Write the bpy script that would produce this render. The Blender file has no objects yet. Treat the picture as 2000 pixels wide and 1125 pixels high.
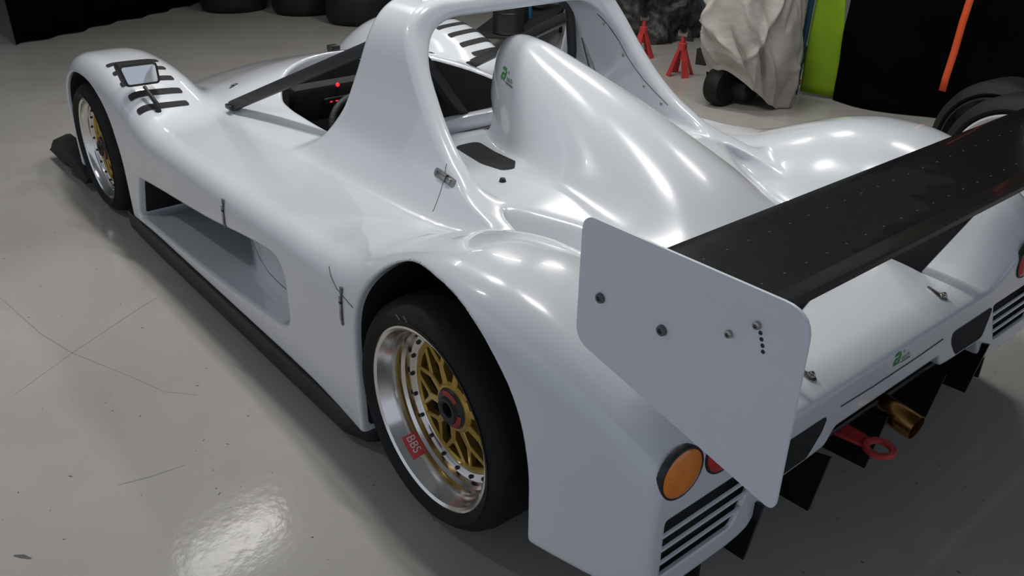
import bpy, bmesh, math, random
import numpy as np
from mathutils import Vector, Matrix
from mathutils.bvhtree import BVHTree

random.seed(7)
rng = np.random.default_rng(7)
scene = bpy.context.scene
COL = scene.collection
R = math.radians

# ---------------------------------------------------------------- camera
CAM_POS = (-1.4149, 1.8160, 1.5304)
YAW, PITCH, ROLL, FPX = -0.6887, -0.4824, 0.0068, 1665.5
cam = bpy.data.cameras.new('camera')
cam_o = bpy.data.objects.new('camera', cam)
COL.objects.link(cam_o)
cam.sensor_width = 36.0
cam.lens = FPX / 2000.0 * 36.0
cam.clip_start = 0.02
f_ = Vector((math.cos(PITCH) * math.cos(YAW), math.cos(PITCH) * math.sin(YAW), math.sin(PITCH)))
r_ = f_.cross(Vector((0, 0, 1))).normalized()
u_ = r_.cross(f_)
r2 = r_ * math.cos(ROLL) + u_ * math.sin(ROLL)
u2 = -r_ * math.sin(ROLL) + u_ * math.cos(ROLL)
mw = Matrix((r2, u2, -f_)).transposed().to_4x4()
mw.translation = Vector(CAM_POS)
cam_o.matrix_world = mw
cam.dof.use_dof = False
scene.camera = cam_o

# ---------------------------------------------------------------- world and light
scene.view_settings.view_transform = 'Standard'
scene.view_settings.look = 'None'
scene.view_settings.gamma = 1.0
scene.view_settings.use_curve_mapping = False
scene.view_settings.exposure = 0.3
world = bpy.data.worlds.new('world')
scene.world = world
world.use_nodes = True
world.node_tree.nodes['Background'].inputs[0].default_value = (0.78, 0.86, 1.0, 1)
world.node_tree.nodes['Background'].inputs[1].default_value = 0.43


# the hall's ceiling tubes: (x, y, rotation about z, length, power)
CEIL = 3.3
TUBES = [
    (3.76, 0.33, 102, 0.8, 12),
    (3.6, -1.9, 15, 0.6, 15),
    (2.1, -2.1, 15, 0.6, 19),
    (1.9, 0.45, 15, 0.6, 25),
    (0.3, -1.9, 15, 0.6, 14),
    (0.45, 0.25, 15, 0.6, 20),  # extra tube, added to brighten the rear deck, tail and hump
    (2.3, 2.6, 15, 0.6, 9),
    (5.4, -2.2, 15, 0.6, 2),
]

# ---------------------------------------------------------------- materials
def mat(name, col, rough=0.5, metal=0.0, coat=0.0, var=0.0, scale=8.0, bump=0.0, bscale=60.0, emit=None, estr=0.0,
        rvar=0.0, spec=0.5, trans=0.0):
    m = bpy.data.materials.new(name)
    m.use_nodes = True
    nt = m.node_tree
    b = nt.nodes['Principled BSDF']
    b.inputs['Base Color'].default_value = (*col, 1)
    b.inputs['Roughness'].default_value = rough
    b.inputs['Metallic'].default_value = metal
    b.inputs['Coat Weight'].default_value = coat
    b.inputs['Coat Roughness'].default_value = 0.03
    b.inputs['Specular IOR Level'].default_value = spec
    b.inputs['Transmission Weight'].default_value = trans
    tc = nt.nodes.new('ShaderNodeTexCoord')
    if var > 0 or rvar > 0:
        n = nt.nodes.new('ShaderNodeTexNoise')
        n.inputs['Scale'].default_value = scale
        n.inputs['Detail'].default_value = 5
        nt.links.new(tc.outputs['Object'], n.inputs['Vector'])
        if var > 0:
            r = nt.nodes.new('ShaderNodeValToRGB')
            r.color_ramp.elements[0].position = 0.3
            r.color_ramp.elements[1].position = 0.7
            r.color_ramp.elements[0].color = (*[max(0, c * (1 - var)) for c in col], 1)
            r.color_ramp.elements[1].color = (*[min(1, c * (1 + var)) for c in col], 1)
            nt.links.new(n.outputs['Fac'], r.inputs[0])
            nt.links.new(r.outputs[0], b.inputs['Base Color'])
        if rvar > 0:
            mr = nt.nodes.new('ShaderNodeMapRange')
            mr.inputs['To Min'].default_value = rough - rvar
            mr.inputs['To Max'].default_value = rough + rvar
            nt.links.new(n.outputs['Fac'], mr.inputs['Value'])
            nt.links.new(mr.outputs[0], b.inputs['Roughness'])
    if bump > 0:
        n2 = nt.nodes.new('ShaderNodeTexNoise')
        n2.inputs['Scale'].default_value = bscale
        n2.inputs['Detail'].default_value = 4
        nt.links.new(tc.outputs['Object'], n2.inputs['Vector'])
        bp = nt.nodes.new('ShaderNodeBump')
        bp.inputs['Strength'].default_value = bump
        bp.inputs['Distance'].default_value = 0.01
        nt.links.new(n2.outputs['Fac'], bp.inputs['Height'])
        nt.links.new(bp.outputs[0], b.inputs['Normal'])
    if emit:
        b.inputs['Emission Color'].default_value = (*emit, 1)
        b.inputs['Emission Strength'].default_value = estr
    return m


def lens_grid(m, sc):
    nt = m.node_tree
    b = nt.nodes['Principled BSDF']
    tc = nt.nodes.new('ShaderNodeTexCoord')
    ch = nt.nodes.new('ShaderNodeTexChecker'); ch.inputs['Scale'].default_value = sc
    nt.links.new(tc.outputs['Object'], ch.inputs['Vector'])
    bp = nt.nodes.new('ShaderNodeBump'); bp.inputs['Strength'].default_value = 0.5; bp.inputs['Distance'].default_value = 0.004
    nt.links.new(ch.outputs['Fac'], bp.inputs['Height'])
    nt.links.new(bp.outputs[0], b.inputs['Normal'])


def floor_mat():
    m = bpy.data.materials.new('painted_concrete')
    m.use_nodes = True
    nt = m.node_tree
    b = nt.nodes['Principled BSDF']
    tc = nt.nodes.new('ShaderNodeTexCoord')

    def noise(sc, det, lo, hi, dist=0.0):
        n = nt.nodes.new('ShaderNodeTexNoise')
        n.inputs['Scale'].default_value = sc
        n.inputs['Detail'].default_value = det
        n.inputs['Distortion'].default_value = dist
        nt.links.new(tc.outputs['Object'], n.inputs['Vector'])
        mr = nt.nodes.new('ShaderNodeMapRange')
        mr.inputs['From Min'].default_value = lo
        mr.inputs['From Max'].default_value = hi
        nt.links.new(n.outputs['Fac'], mr.inputs['Value'])
        return mr.outputs[0]

    def mix(fac, a, c):
        x = nt.nodes.new('ShaderNodeMix')
        x.data_type = 'RGBA'
        if isinstance(fac, float):
            x.inputs[0].default_value = fac
        else:
            nt.links.new(fac, x.inputs[0])
        for k, v in ((6, a), (7, c)):
            if isinstance(v, tuple):
                x.inputs[k].default_value = (*v, 1)
            else:
                nt.links.new(v, x.inputs[k])
        return x.outputs[2]
    c = mix(noise(1.1, 4, 0.35, 0.65), FLOOR_A, FLOOR_B)
    c = mix(noise(2.7, 6, 0.60, 0.78, 0.6), c, FLOOR_RUST)
    c = mix(noise(55, 2, 0.735, 0.76), c, (0.10, 0.10, 0.10))
    nt.links.new(c, b.inputs['Base Color'])
    b.inputs['Specular IOR Level'].default_value = 0.22
    mr = noise(4, 6, 0.2, 0.9)
    m2 = nt.nodes.new('ShaderNodeMapRange')
    m2.inputs['To Min'].default_value = 0.10
    m2.inputs['To Max'].default_value = 0.16
    nt.links.new(mr, m2.inputs['Value'])
    nt.links.new(m2.outputs[0], b.inputs['Roughness'])
    n2 = nt.nodes.new('ShaderNodeTexNoise')
    n2.inputs['Scale'].default_value = 30
    n2.inputs['Detail'].default_value = 6
    nt.links.new(tc.outputs['Object'], n2.inputs['Vector'])
    bp = nt.nodes.new('ShaderNodeBump')
    bp.inputs['Strength'].default_value = 0.05
    bp.inputs['Distance'].default_value = 0.01
    nt.links.new(n2.outputs['Fac'], bp.inputs['Height'])
    nt.links.new(bp.outputs[0], b.inputs['Normal'])
    return m


def carbon_mat():
    m = bpy.data.materials.new('carbon_fibre')
    m.use_nodes = True
    nt = m.node_tree
    b = nt.nodes['Principled BSDF']
    tc = nt.nodes.new('ShaderNodeTexCoord')
    ch = nt.nodes.new('ShaderNodeTexChecker')
    ch.inputs['Scale'].default_value = 170
    ch.inputs['Color1'].default_value = (0.005, 0.005, 0.006, 1)
    ch.inputs['Color2'].default_value = (0.010, 0.010, 0.011, 1)
    nt.links.new(tc.outputs['Object'], ch.inputs['Vector'])
    nt.links.new(ch.outputs['Color'], b.inputs['Base Color'])
    b.inputs['Roughness'].default_value = 0.3
    b.inputs['Specular IOR Level'].default_value = 0.1
    b.inputs['Coat Weight'].default_value = 0.35
    b.inputs['Coat Roughness'].default_value = 0.04
    n2 = nt.nodes.new('ShaderNodeTexNoise')
    n2.inputs['Scale'].default_value = 3.5
    n2.inputs['Detail'].default_value = 2
    nt.links.new(tc.outputs['Object'], n2.inputs['Vector'])
    bp = nt.nodes.new('ShaderNodeBump')
    bp.inputs['Strength'].default_value = 0.25
    bp.inputs['Distance'].default_value = 0.02
    nt.links.new(n2.outputs['Fac'], bp.inputs['Height'])
    nt.links.new(bp.outputs[0], b.inputs['Normal'])
    nt.links.new(bp.outputs[0], b.inputs['Coat Normal'])
    return m


FLOOR_A = (0.405, 0.385, 0.36)
FLOOR_B = (0.47, 0.45, 0.42)
FLOOR_RUST = (0.43, 0.37, 0.335)
M = dict(
    floor=floor_mat(),
    paint=mat('white_gelcoat', (0.755, 0.785, 0.835), 0.22, coat=1.0, var=0.015, scale=2.0),
    plate=mat('white_plate_paint', (0.78, 0.82, 0.89), 0.38, coat=0.15, var=0.01, scale=5),
    liner=mat('matt_black', (0.012, 0.012, 0.013), 0.75, var=0.3, scale=12),
    carbon=carbon_mat(),
    black=mat('satin_black', (0.016, 0.017, 0.018), 0.42, var=0.2, scale=20),
    strut=mat('padded_black', (0.022, 0.023, 0.024), 0.55, bump=0.2, bscale=90),
    mesh=mat('black_mesh', (0.022, 0.026, 0.025), 0.7, bump=0.9, bscale=420),
    rubber=mat('tyre_rubber', (0.011, 0.011, 0.012), 0.66, spec=0.3, var=0.25, scale=9, bump=0.15, bscale=70),
    alu=mat('polished_alloy', (0.78, 0.76, 0.73), 0.17, metal=1.0, rvar=0.06, scale=14),
    gold=mat('gold_wheel_paint', (0.50, 0.33, 0.07), 0.36, metal=0.75, var=0.12, scale=18),
    steel=mat('bare_steel', (0.42, 0.41, 0.39), 0.33, metal=1.0, var=0.15, scale=60),
    darkmetal=mat('dark_metal', (0.05, 0.048, 0.046), 0.45, metal=0.6, var=0.2, scale=20),
    red=mat('red_anodised', (0.30, 0.035, 0.03), 0.35, metal=0.4, var=0.1),
    redpaint=mat('red_paint', (0.55, 0.05, 0.05), 0.4, var=0.15, scale=14),
    sticker=mat('red_sticker', (0.72, 0.08, 0.10), 0.4, var=0.05),
    white=mat('white_print', (0.80, 0.80, 0.80), 0.5, var=0.02),
    green=mat('green_print', (0.05, 0.33, 0.06), 0.4, var=0.05),
    grey=mat('grey_print', (0.10, 0.12, 0.13), 0.4, var=0.05),
    scratch=mat('floor_scratch', (0.33, 0.32, 0.30), 0.5, var=0.1),
    gap=mat('shut_line', (0.10, 0.11, 0.12), 0.8, var=0.1),
    amber=mat('amber_lens', (0.95, 0.25, 0.02), 0.2, coat=0.5, var=0.12, scale=40, bump=0.9, bscale=120),
    redlens=mat('red_lens', (0.55, 0.012, 0.016), 0.2, coat=0.5, var=0.25, scale=40, bump=0.9, bscale=120),
    brass=mat('heat_tinted_steel', (0.62, 0.34, 0.10), 0.24, metal=1.0, var=0.25, scale=12),
    led=mat('red_led', (0.3, 0.01, 0.01), 0.4, emit=(1, 0.03, 0.05), estr=0.7, var=0.01),
    mirror=mat('mirror_glass', (0.80, 0.82, 0.82), 0.03, metal=1.0, var=0.01),
    cover=mat('grey_dust_cover', (0.43, 0.40, 0.365), 0.85, var=0.12, scale=7, bump=0.5, bscale=25),
    lime=mat('lime_cloth', (0.26, 0.44, 0.008), 0.7, var=0.06, scale=10, bump=0.1, bscale=300),
    blackcloth=mat('black_cloth', (0.0016, 0.0016, 0.0018), 0.95, spec=0.05, var=0.3, scale=5, bump=0.2, bscale=200),
    orange=mat('orange_webbing', (0.78, 0.10, 0.02), 0.6, var=0.08, scale=60, bump=0.2, bscale=300),
    bluepost=mat('blue_metal', (0.008, 0.055, 0.09), 0.35, var=0.15, scale=30),
    bluebottle=mat('blue_plastic', (0.01, 0.16, 0.35), 0.35, var=0.05),
    wall=mat('green_grey_wall', (0.20, 0.235, 0.225), 0.7, var=0.05, scale=3, bump=0.1),
    ceil=mat('ceiling_paint', (0.42, 0.44, 0.46), 0.8, var=0.03),
    heap=mat('dark_crumpled_sheet', (0.035, 0.035, 0.034), 0.5, var=0.8, scale=16, bump=1.0, bscale=22),
    wood=mat('bench_top', (0.022, 0.02, 0.019), 0.6, var=0.2),
    fixture=mat('lamp_housing', (0.7, 0.7, 0.7), 0.5, var=0.02),
)


lens_grid(M['amber'], 130)
lens_grid(M['redlens'], 130)

# ---------------------------------------------------------------- mesh helpers
def setp(o, label=None, cat=None, group=None, kind=None):
    if label: o['label'] = label
    if cat: o['category'] = cat
    if group: o['group'] = group
    if kind: o['kind'] = kind
    return o


def mk(name, verts, faces, material, parent=None, smooth=True, auto=None):
    me = bpy.data.meshes.new(name)
    me.from_pydata([tuple(v) for v in verts], [], [tuple(f) for f in faces])
    me.materials.append(material)
    if smooth:
        me.polygons.foreach_set('use_smooth', [True] * len(me.polygons))
    me.update()
    o = bpy.data.objects.new(name, me)
    COL.objects.link(o)
    if parent is not None:
        o.parent = parent
    if auto is not None and smooth:
        me.set_sharp_from_angle(angle=R(auto))
    return o


def frombm(name, bm, material, parent=None, smooth=True, auto=35):
    me = bpy.data.meshes.new(name)
    bmesh.ops.recalc_face_normals(bm, faces=bm.faces[:])
    bm.to_mesh(me)
    bm.free()
    me.materials.append(material)
    if smooth:
        me.polygons.foreach_set('use_smooth', [True] * len(me.polygons))
        me.set_sharp_from_angle(angle=R(auto))
    o = bpy.data.objects.new(name, me)
    COL.objects.link(o)
    if parent is not None:
        o.parent = parent
    return o


def empty(name, loc=(0, 0, 0), rz=0.0):
    o = bpy.data.objects.new(name, None)
    o.empty_display_size = 0.1
    COL.objects.link(o)
    o.location = loc
    o.rotation_euler = (0, 0, rz)
    return o


def bbox_bm(bm, c, s, rot=None, bev=0.0):
    geom = bmesh.ops.create_cube(bm, size=1.0)['verts']
    if bev > 0:
        bmesh.ops.scale(bm, verts=geom, vec=s)
        es = list({e for v in geom for e in v.link_edges})
        res = bmesh.ops.bevel(bm, geom=es, offset=bev, segments=2, affect='EDGES', profile=0.5)
        geom = list({v for f in res['faces'] for v in f.verts} | {v for v in geom if v.is_valid})
    else:
        bmesh.ops.scale(bm, verts=geom, vec=s)
    if rot is not None:
        bmesh.ops.transform(bm, verts=geom, matrix=rot.to_4x4())
    bmesh.ops.translate(bm, verts=geom, vec=c)
    return geom


def box(name, c, s, material, parent=None, rot=None, bev=0.0):
    bm = bmesh.new()
    bbox_bm(bm, c, s, rot, bev)
    return frombm(name, bm, material, parent, smooth=bev > 0)


def tube(name, pts, rad, material, parent=None, n=10, caps=True, closed=False, rads=None, flat=None):
    pts = [Vector(p) for p in pts]
    vs, fs = [], []
    N = len(pts)
    up = None
    for i, p in enumerate(pts):
        if closed:
            t = pts[(i + 1) % N] - pts[i - 1]
        else:
            t = pts[min(i + 1, N - 1)] - pts[max(i - 1, 0)]
        t.normalize()
        if up is None:
            up = Vector((0, 0, 1)) if abs(t.z) < 0.9 else Vector((1, 0, 0))
        a = t.cross(up)
        if a.length < 1e-6:
            a = t.orthogonal()
        a.normalize()
        b = a.cross(t).normalized()
        up = b
        rr = rads[i] if rads else rad
        for k in range(n):
            th = 2 * math.pi * k / n
            f1, f2 = (rr, rr) if flat is None else flat
            vs.append(p + a * (f1 * math.cos(th)) + b * (f2 * math.sin(th)))
    M_ = N if closed else N - 1
    for i in range(M_):
        j = (i + 1) % N
        for k in range(n):
            k2 = (k + 1) % n
            fs.append((i * n + k, i * n + k2, j * n + k2, j * n + k))
    if caps and not closed:
        fs.append(tuple(range(n - 1, -1, -1)))
        fs.append(tuple((N - 1) * n + k for k in range(n)))
    return mk(name, vs, fs, material, parent, auto=50)


def lathe(name, prof, material, parent=None, n=64, axis='y', center=(0, 0, 0), closed=False, auto=30):
    """prof: list of (radius, along-axis)."""
    vs, fs = [], []
    for (r, a) in prof:
        for k in range(n):
            th = 2 * math.pi * k / n
            if axis == 'y':
                v = (r * math.cos(th), a, r * math.sin(th))
            elif axis == 'x':
                v = (a, r * math.cos(th), r * math.sin(th))
            else:
                v = (r * math.cos(th), r * math.sin(th), a)
            vs.append((v[0] + center[0], v[1] + center[1], v[2] + center[2]))
    m = len(prof)
    rng_ = m if closed else m - 1
    for i in range(rng_):
        j = (i + 1) % m
        for k in range(n):
            k2 = (k + 1) % n
            fs.append((i * n + k, j * n + k, j * n + k2, i * n + k2))
    bm = bmesh.new()
    bv = [bm.verts.new(v) for v in vs]
    for f in fs:
        try:
            bm.faces.new([bv[i] for i in f])
        except ValueError:
            pass
    bmesh.ops.remove_doubles(bm, verts=bm.verts[:], dist=1e-6)
    return frombm(name, bm, material, parent, auto=auto)


def rbar(name, a, b, w, h, material, parent=None, bev=0.004, up=(0, 0, 1)):
    """rectangular bar from a to b."""
    a, b = Vector(a), Vector(b)
    d = (b - a)
    L = d.length
    d.normalize()
    s = d.cross(Vector(up)).normalized()
    t = s.cross(d)
    rot = Matrix((d, s, t)).transposed()
    return box(name, (a + b) / 2, (L, w, h), material, parent, rot, bev)


def round_poly(pts, rads, seg=6):
    """2-D polygon with rounded corners."""
    out = []
    n = len(pts)
    for i in range(n):
        p = Vector(pts[i]); a = Vector(pts[i - 1]); b = Vector(pts[(i + 1) % n])
        r = rads[i] if isinstance(rads, (list, tuple)) else rads
        d1 = (a - p).normalized(); d2 = (b - p).normalized()
        ang = d1.angle(d2)
        t = min(r / math.tan(ang / 2), (a - p).length * 0.49, (b - p).length * 0.49)
        p1 = p + d1 * t; p2 = p + d2 * t
        for k in range(seg + 1):
            u = k / seg
            out.append(tuple((1 - u) ** 2 * p1 + 2 * u * (1 - u) * p + u * u * p2))
    return out


def prism(name, poly, to3, t0, t1, material, parent=None, bev=0.0):
    """extrude 2-D polygon; to3(u,v,t) -> xyz."""
    bm = bmesh.new()
    a = [bm.verts.new(to3(u, v, t0)) for u, v in poly]
    b = [bm.verts.new(to3(u, v, t1)) for u, v in poly]
    n = len(poly)
    fa = bm.faces.new(a)
    fb = bm.faces.new(b[::-1])
    for i in range(n):
        bm.faces.new((a[i], b[i], b[(i + 1) % n], a[(i + 1) % n]))
    if bev > 0:
        es = list(set(list(fa.edges) + list(fb.edges)))
        bmesh.ops.bevel(bm, geom=es, offset=bev, segments=2, affect='EDGES', profile=0.5)
    return frombm(name, bm, material, parent, auto=35)


# ---------------------------------------------------------------- the body as one smooth solid
def crv(pts, sm=0):
    xs = np.array([p[0] for p in pts], float); ys = np.array([p[1] for p in pts], float)
    o = np.argsort(xs); xs, ys = xs[o], ys[o]
    h = np.diff(xs); d = np.diff(ys) / h
    m = np.zeros_like(xs)
    for i in range(1, len(xs) - 1):
        if d[i - 1] * d[i] > 0:
            w1 = 2 * h[i] + h[i - 1]; w2 = h[i] + 2 * h[i - 1]
            m[i] = (w1 + w2) / (w1 / d[i - 1] + w2 / d[i])
    m[0], m[-1] = d[0], d[-1]
    X = np.linspace(xs[0], xs[-1], 1200)
    i = np.clip(np.searchsorted(xs, X) - 1, 0, len(xs) - 2)
    t = (X - xs[i]) / h[i]
    Yv = ((1 + 2 * t) * (1 - t) ** 2 * ys[i] + t * (1 - t) ** 2 * h[i] * m[i] + t * t * (3 - 2 * t) * ys[i + 1]
          + t * t * (t - 1) * h[i] * m[i + 1])
    if sm:
        k = np.exp(-0.5 * (np.arange(-3 * sm, 3 * sm + 1) / sm) ** 2); k /= k.sum()
        P = np.pad(Yv, 3 * sm, mode='reflect', reflect_type='odd')
        Yv = np.convolve(P, k, 'valid')
    return lambda x: np.interp(x, X, Yv)


def smax(a, b, k):
    h = np.maximum(k - np.abs(a - b), 0) / k
    return np.maximum(a, b) + h * h * k * 0.25


def smin(a, b, k):
    return -smax(-a, -b, k)


def sstep(x, a, b):
    t = np.clip((x - a) / (b - a), 0, 1)
    return t * t * (3 - 2 * t)


TX0, TX1, TY1, TS = -0.80, 3.76, 1.12, 0.004
tx = np.arange(TX0, TX1, TS)[:, None]
ty = np.arange(0, TY1, TS)[None, :]


def height_table():
    X, Y = tx, ty
    # side pods
    pod = crv([(-0.8, .1), (0, .3), (.2, .46), (.34, .545), (.5, .565), (1.0, .560), (1.9, .560), (2.15, .52), (2.5, .42), (3.0, .25), (3.7, .05)])(X) \
        + 0.05 * (0.93 - Y)
    # front fenders
    cr = crv([(-.8, .0), (.8, .15), (1.55, .40), (1.75, .485), (1.88, .555), (2.0, .625), (2.1, .668), (2.2, .695), (2.35, .715), (2.5, .72), (2.65, .712), (2.8, .68), (3.0, .595),
              (3.2, .47), (3.4, .30), (3.7, .0)], 12)(X)
    u = (Y - .775) / np.where(Y < .775, .21, .24)
    ff = cr - 0.10 * np.abs(u) ** 3.6
    # nose and cockpit sides
    z0 = crv([(-.8, 0), (.2, .25), (.5, .55), (.7, .62), (.9, .66), (1.3, .675), (1.6, .70), (1.9, .715), (2.05, .700), (2.3, .650), (2.6, .580), (2.9, .490), (3.2, .38), (3.5, .24), (3.7, .10)], 10)(X)
    ns = z0 - 0.30 * Y ** 2 - 3.2 * np.maximum(Y - .47, 0) ** 2
    # centre cell deck, wall slopes outward from its crest
    wc = crv([(-.8, .12), (-.5, .20), (-.3, .24), (-.1, .29), (.077, .35), (.2, .42), (.33, .472), (.6, .48), (1.2, .48)], 15)(X)
    dz = crv([(-.8, .20), (-.6, .34), (-.45, .44), (-.32, .51), (-.15, .572), (.08, .622), (.33, .655), (.6, .655), (.86, .655), (.92, .655), (1.3, .60), (1.6, .4)], 10)(X)
    o = Y - wc
    o = 0.5 * (o + np.sqrt(o * o + 0.010 ** 2))
    cell = dz - 1.0 * o + 0.02 * (1 - np.clip(Y / .48, 0, 1)) * sstep(X, .9, .3)
    cell = np.where(X > 1.05, cell - (X - 1.05) * 1.2, cell)
    # engine hump / air intake
    Xn = X + sstep(X, .15, .80) * 8.0 * Y ** 2
    rz = crv([(-.8, .0), (-.55, .34), (-.42, .48), (-.32, .565), (-.22, .640), (-.07, .730), (.12, .808), (.32, .875), (.55, .938), (.68, .970), (.75, .978), (.80, .968), (.835, .94), (.858, .89),
              (.872, .80), (.882, .68), (.895, .45), (.95, .0)], 5)(Xn)
    wh = crv([(-.8, .16), (-.5, .18), (-.2, .24), (0, .275), (.2, .27), (.4, .235), (.6, .190), (.72, .160), (.80, .140), (.9, .12)], 8)(X)
    pe = crv([(-.8, 2.0), (.0, 2.1), (.4, 2.3), (.75, 2.5), (.95, 2.5)])(X)
    hump = rz - np.maximum(rz - 0.60, .02) * (Y / wh) ** pe
    # rear fenders
    rc = crv([(1.0, .22), (.75, .41), (.5, .535), (.34, .605), (.2, .665), (.1, .705), (0, .738), (-.1, .755), (-.2, .757), (-.3, .742), (-.42, .70), (-.52, .65), (-.62, .585),
              (-.70, .52), (-.8, .43)], 14)(X)
    u = (Y - .755) / np.where(Y < .755, .235, .27)
    rf = rc - 0.10 * np.abs(u) ** 2.4
    # tail deck
    td = crv([(-.8, .43), (-.66, .468), (-.58, .490), (-.45, .510), (-.3, .515), (-.1, .505), (.15, .505), (.35, .51), (.55, .46), (1.2, .2)], 10)(X) - 0.0 * Y
    H = smax(pod, ff, 0.10)
    H = smax(H, ns, 0.09)
    H = smax(H, td, 0.06)
    H = smax(H, rf, 0.09)
    H = smax(H, cell, 0.06)
    H = smax(H, hump, 0.07)
    # light smoothing
    k = np.exp(-0.5 * (np.arange(-6, 7) / 2.0) ** 2); k /= k.sum()
    P = np.pad(H, ((6, 6), (0, 0)), mode='edge')
    H = sum(k[i] * P[i:i + H.shape[0]] for i in range(13))
    P = np.pad(H, ((0, 0), (6, 6)), mode='reflect')
    H = sum(k[i] * P[:, i:i + H.shape[1]] for i in range(13))
    return H


HT = height_table()
HX, HY = np.gradient(HT, TS)
HY[:, 0] = 0
HG = np.sqrt(1 + HX ** 2 + HY ** 2)


def lut(T, x, Y):
    i = np.clip((x - TX0) / TS, 0, T.shape[0] - 1.001)
    j = np.clip(Y / TS, 0, T.shape[1] - 1.001)
    i0 = i.astype(int); j0 = j.astype(int)
    a = i - i0; b = j - j0
    return (T[i0, j0] * (1 - a) * (1 - b) + T[i0 + 1, j0] * a * (1 - b) + T[i0, j0 + 1] * (1 - a) * b + T[i0 + 1, j0 + 1] * a * b)


WID = crv([(-.8, .80), (-.70, .845), (-.62, .872), (-.5, .905), (-.35, .938), (-.15, .955), (.05, .955), (.25, .945), (.45, .935), (.8, .93), (1.9, .93), (2.2, .938),
           (2.6, .945), (2.9, .93), (3.2, .87), (3.45, .76), (3.7, .55)], 12)
BTAIL = crv([(0, .345), (.235, .345), (.275, .305), (.475, .295), (.545, .215), (.62, .205), (1.2, .215)], 6)
YK = crv([(.80, .405), (1.05, .41), (1.15, .44), (1.3, .455), (1.5, .455), (1.62, .445), (1.75, .395), (1.88, .31), (1.98, .20), (2.04, .09), (2.06, -.02), (2.3, -.5)], 8)
YO = crv([(.3, .62), (.5, .60), (.6, .565), (.7, .515), (.8, .490), (.9, .470), (1.0, .455), (1.2, .445)], 10)
XR = crv([(.3, -.2), (.60, .08), (.64, .22), (.665, .33), (.712, .42), (.736, .463), (.80, .545), (.874, .615), (.97, .69), (1.05, .735), (1.2, .76)], 10)
XF = crv([(.4, 1.4), (.60, 1.21), (.65, 1.16), (.70, 1.12), (.76, 1.075), (.85, 1.035), (.95, .995), (1.05, .965), (1.2, .95)], 10)
DZT = crv([(.6, .455), (.72, .462), (1.3, .40), (2.0, .335), (2.2, .31)])
DZB = crv([(.6, .235), (.75, .225), (1.3, .175), (1.9, .15), (2.2, .14)])
DYI = crv([(.66, .935), (.72, .905), (.85, .875), (1.1, .835), (1.25, .80), (1.33, .76), (1.36, .60), (1.5, .58), (2.3, .58)])


def shell(x, Y, z):
    """outer skin without the openings."""
    fh = (z - lut(HT, x, Y)) / lut(HG, x, Y)
    side = Y - WID(x) + 0.05 * np.maximum(z - .45, 0)
    f = smax(fh, side, 0.085)
    bt = np.where(x < -.3, 0, 1) * 0 + sstep(x, -.36, -.30)
    B = (1 - bt) * BTAIL(Y) + bt * 0.10 + sstep(x, .28, .6) * .012 + 0.0 * z
    f = smax(f, B - z, 0.02)
    f = smax(f, -.665 - x, 0.014)
    return f


def arch_r(x, Y, z):
    g = ((np.abs(x + .055) / .335) ** 2.3 + (np.maximum(z - .34, 0) / .362) ** 2.3) ** (1 / 2.3) - 1
    return np.maximum(g * .33, .64 - Y)


def arch_f(x, Y, z):
    g = ((np.abs(x - 2.57) / .40) ** 2.3 + (np.maximum(z - .30, 0) / .335) ** 2.3) ** (1 / 2.3) - 1
    return np.maximum(g * .35, .66 - Y)


def duct(x, Y, z):
    d = smax(z - DZT(x), DZB(x) - z, 0.03)
    d = smax(d, .70 - x, 0.09)
    d = smax(d, x - 2.06 - (.22 - z) * .45, 0.03)
    return smax(d, DYI(x) - Y, 0.02)


def cockpit(x, Y, z):
    d = (Y - YK(x)) * 0.7
    d = smax(d, .885 - x, 0.03)
    return np.maximum(d, .20 - z)


def louvre(x, Y, z):
    # recess behind the tail slats, on the rear face
    d = smax(z - .402, .262 - z, 0.01)
    d = smax(d, Y - .822, 0.01)
    d = smax(d, .525 + (.402 - z) * .55 - Y, 0.012)
    return smax(d, x + .625, 0.006)


def hoop(x, Y, z):
    d = smax(Y - YO(z), z - 1.115, 0.17)
    d = smax(d, -(d + 0.058), 0.045)
    e = smax(XR(z) - x, x - XF(z), 0.03) * 0.8
    d = smax(d, e, 0.035)
    return np.maximum(d, .52 - z)


def body(x, y, z):
    Y = np.abs(y)
    f = shell(x, Y, z)
    f = smax(f, -cockpit(x, Y, z), 0.018)
    f = smin(f, hoop(x, Y, z), 0.05)
    chin = np.sqrt(((x - .955) / .15) ** 2 + (Y / .30) ** 2 + ((z - .705) / .065) ** 2 + 1e-9)
    f = smax(f, np.where(x > .70, (1 - chin) * .065, -1), 0.04)
    f = smax(f, -arch_r(x, Y, z), 0.012)
    f = smax(f, -arch_f(x, Y, z), 0.012)
    f = smax(f, -duct(x, Y, z), 0.014)
    f = smax(f, -louvre(x, Y, z), 0.005)
    return f


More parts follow.
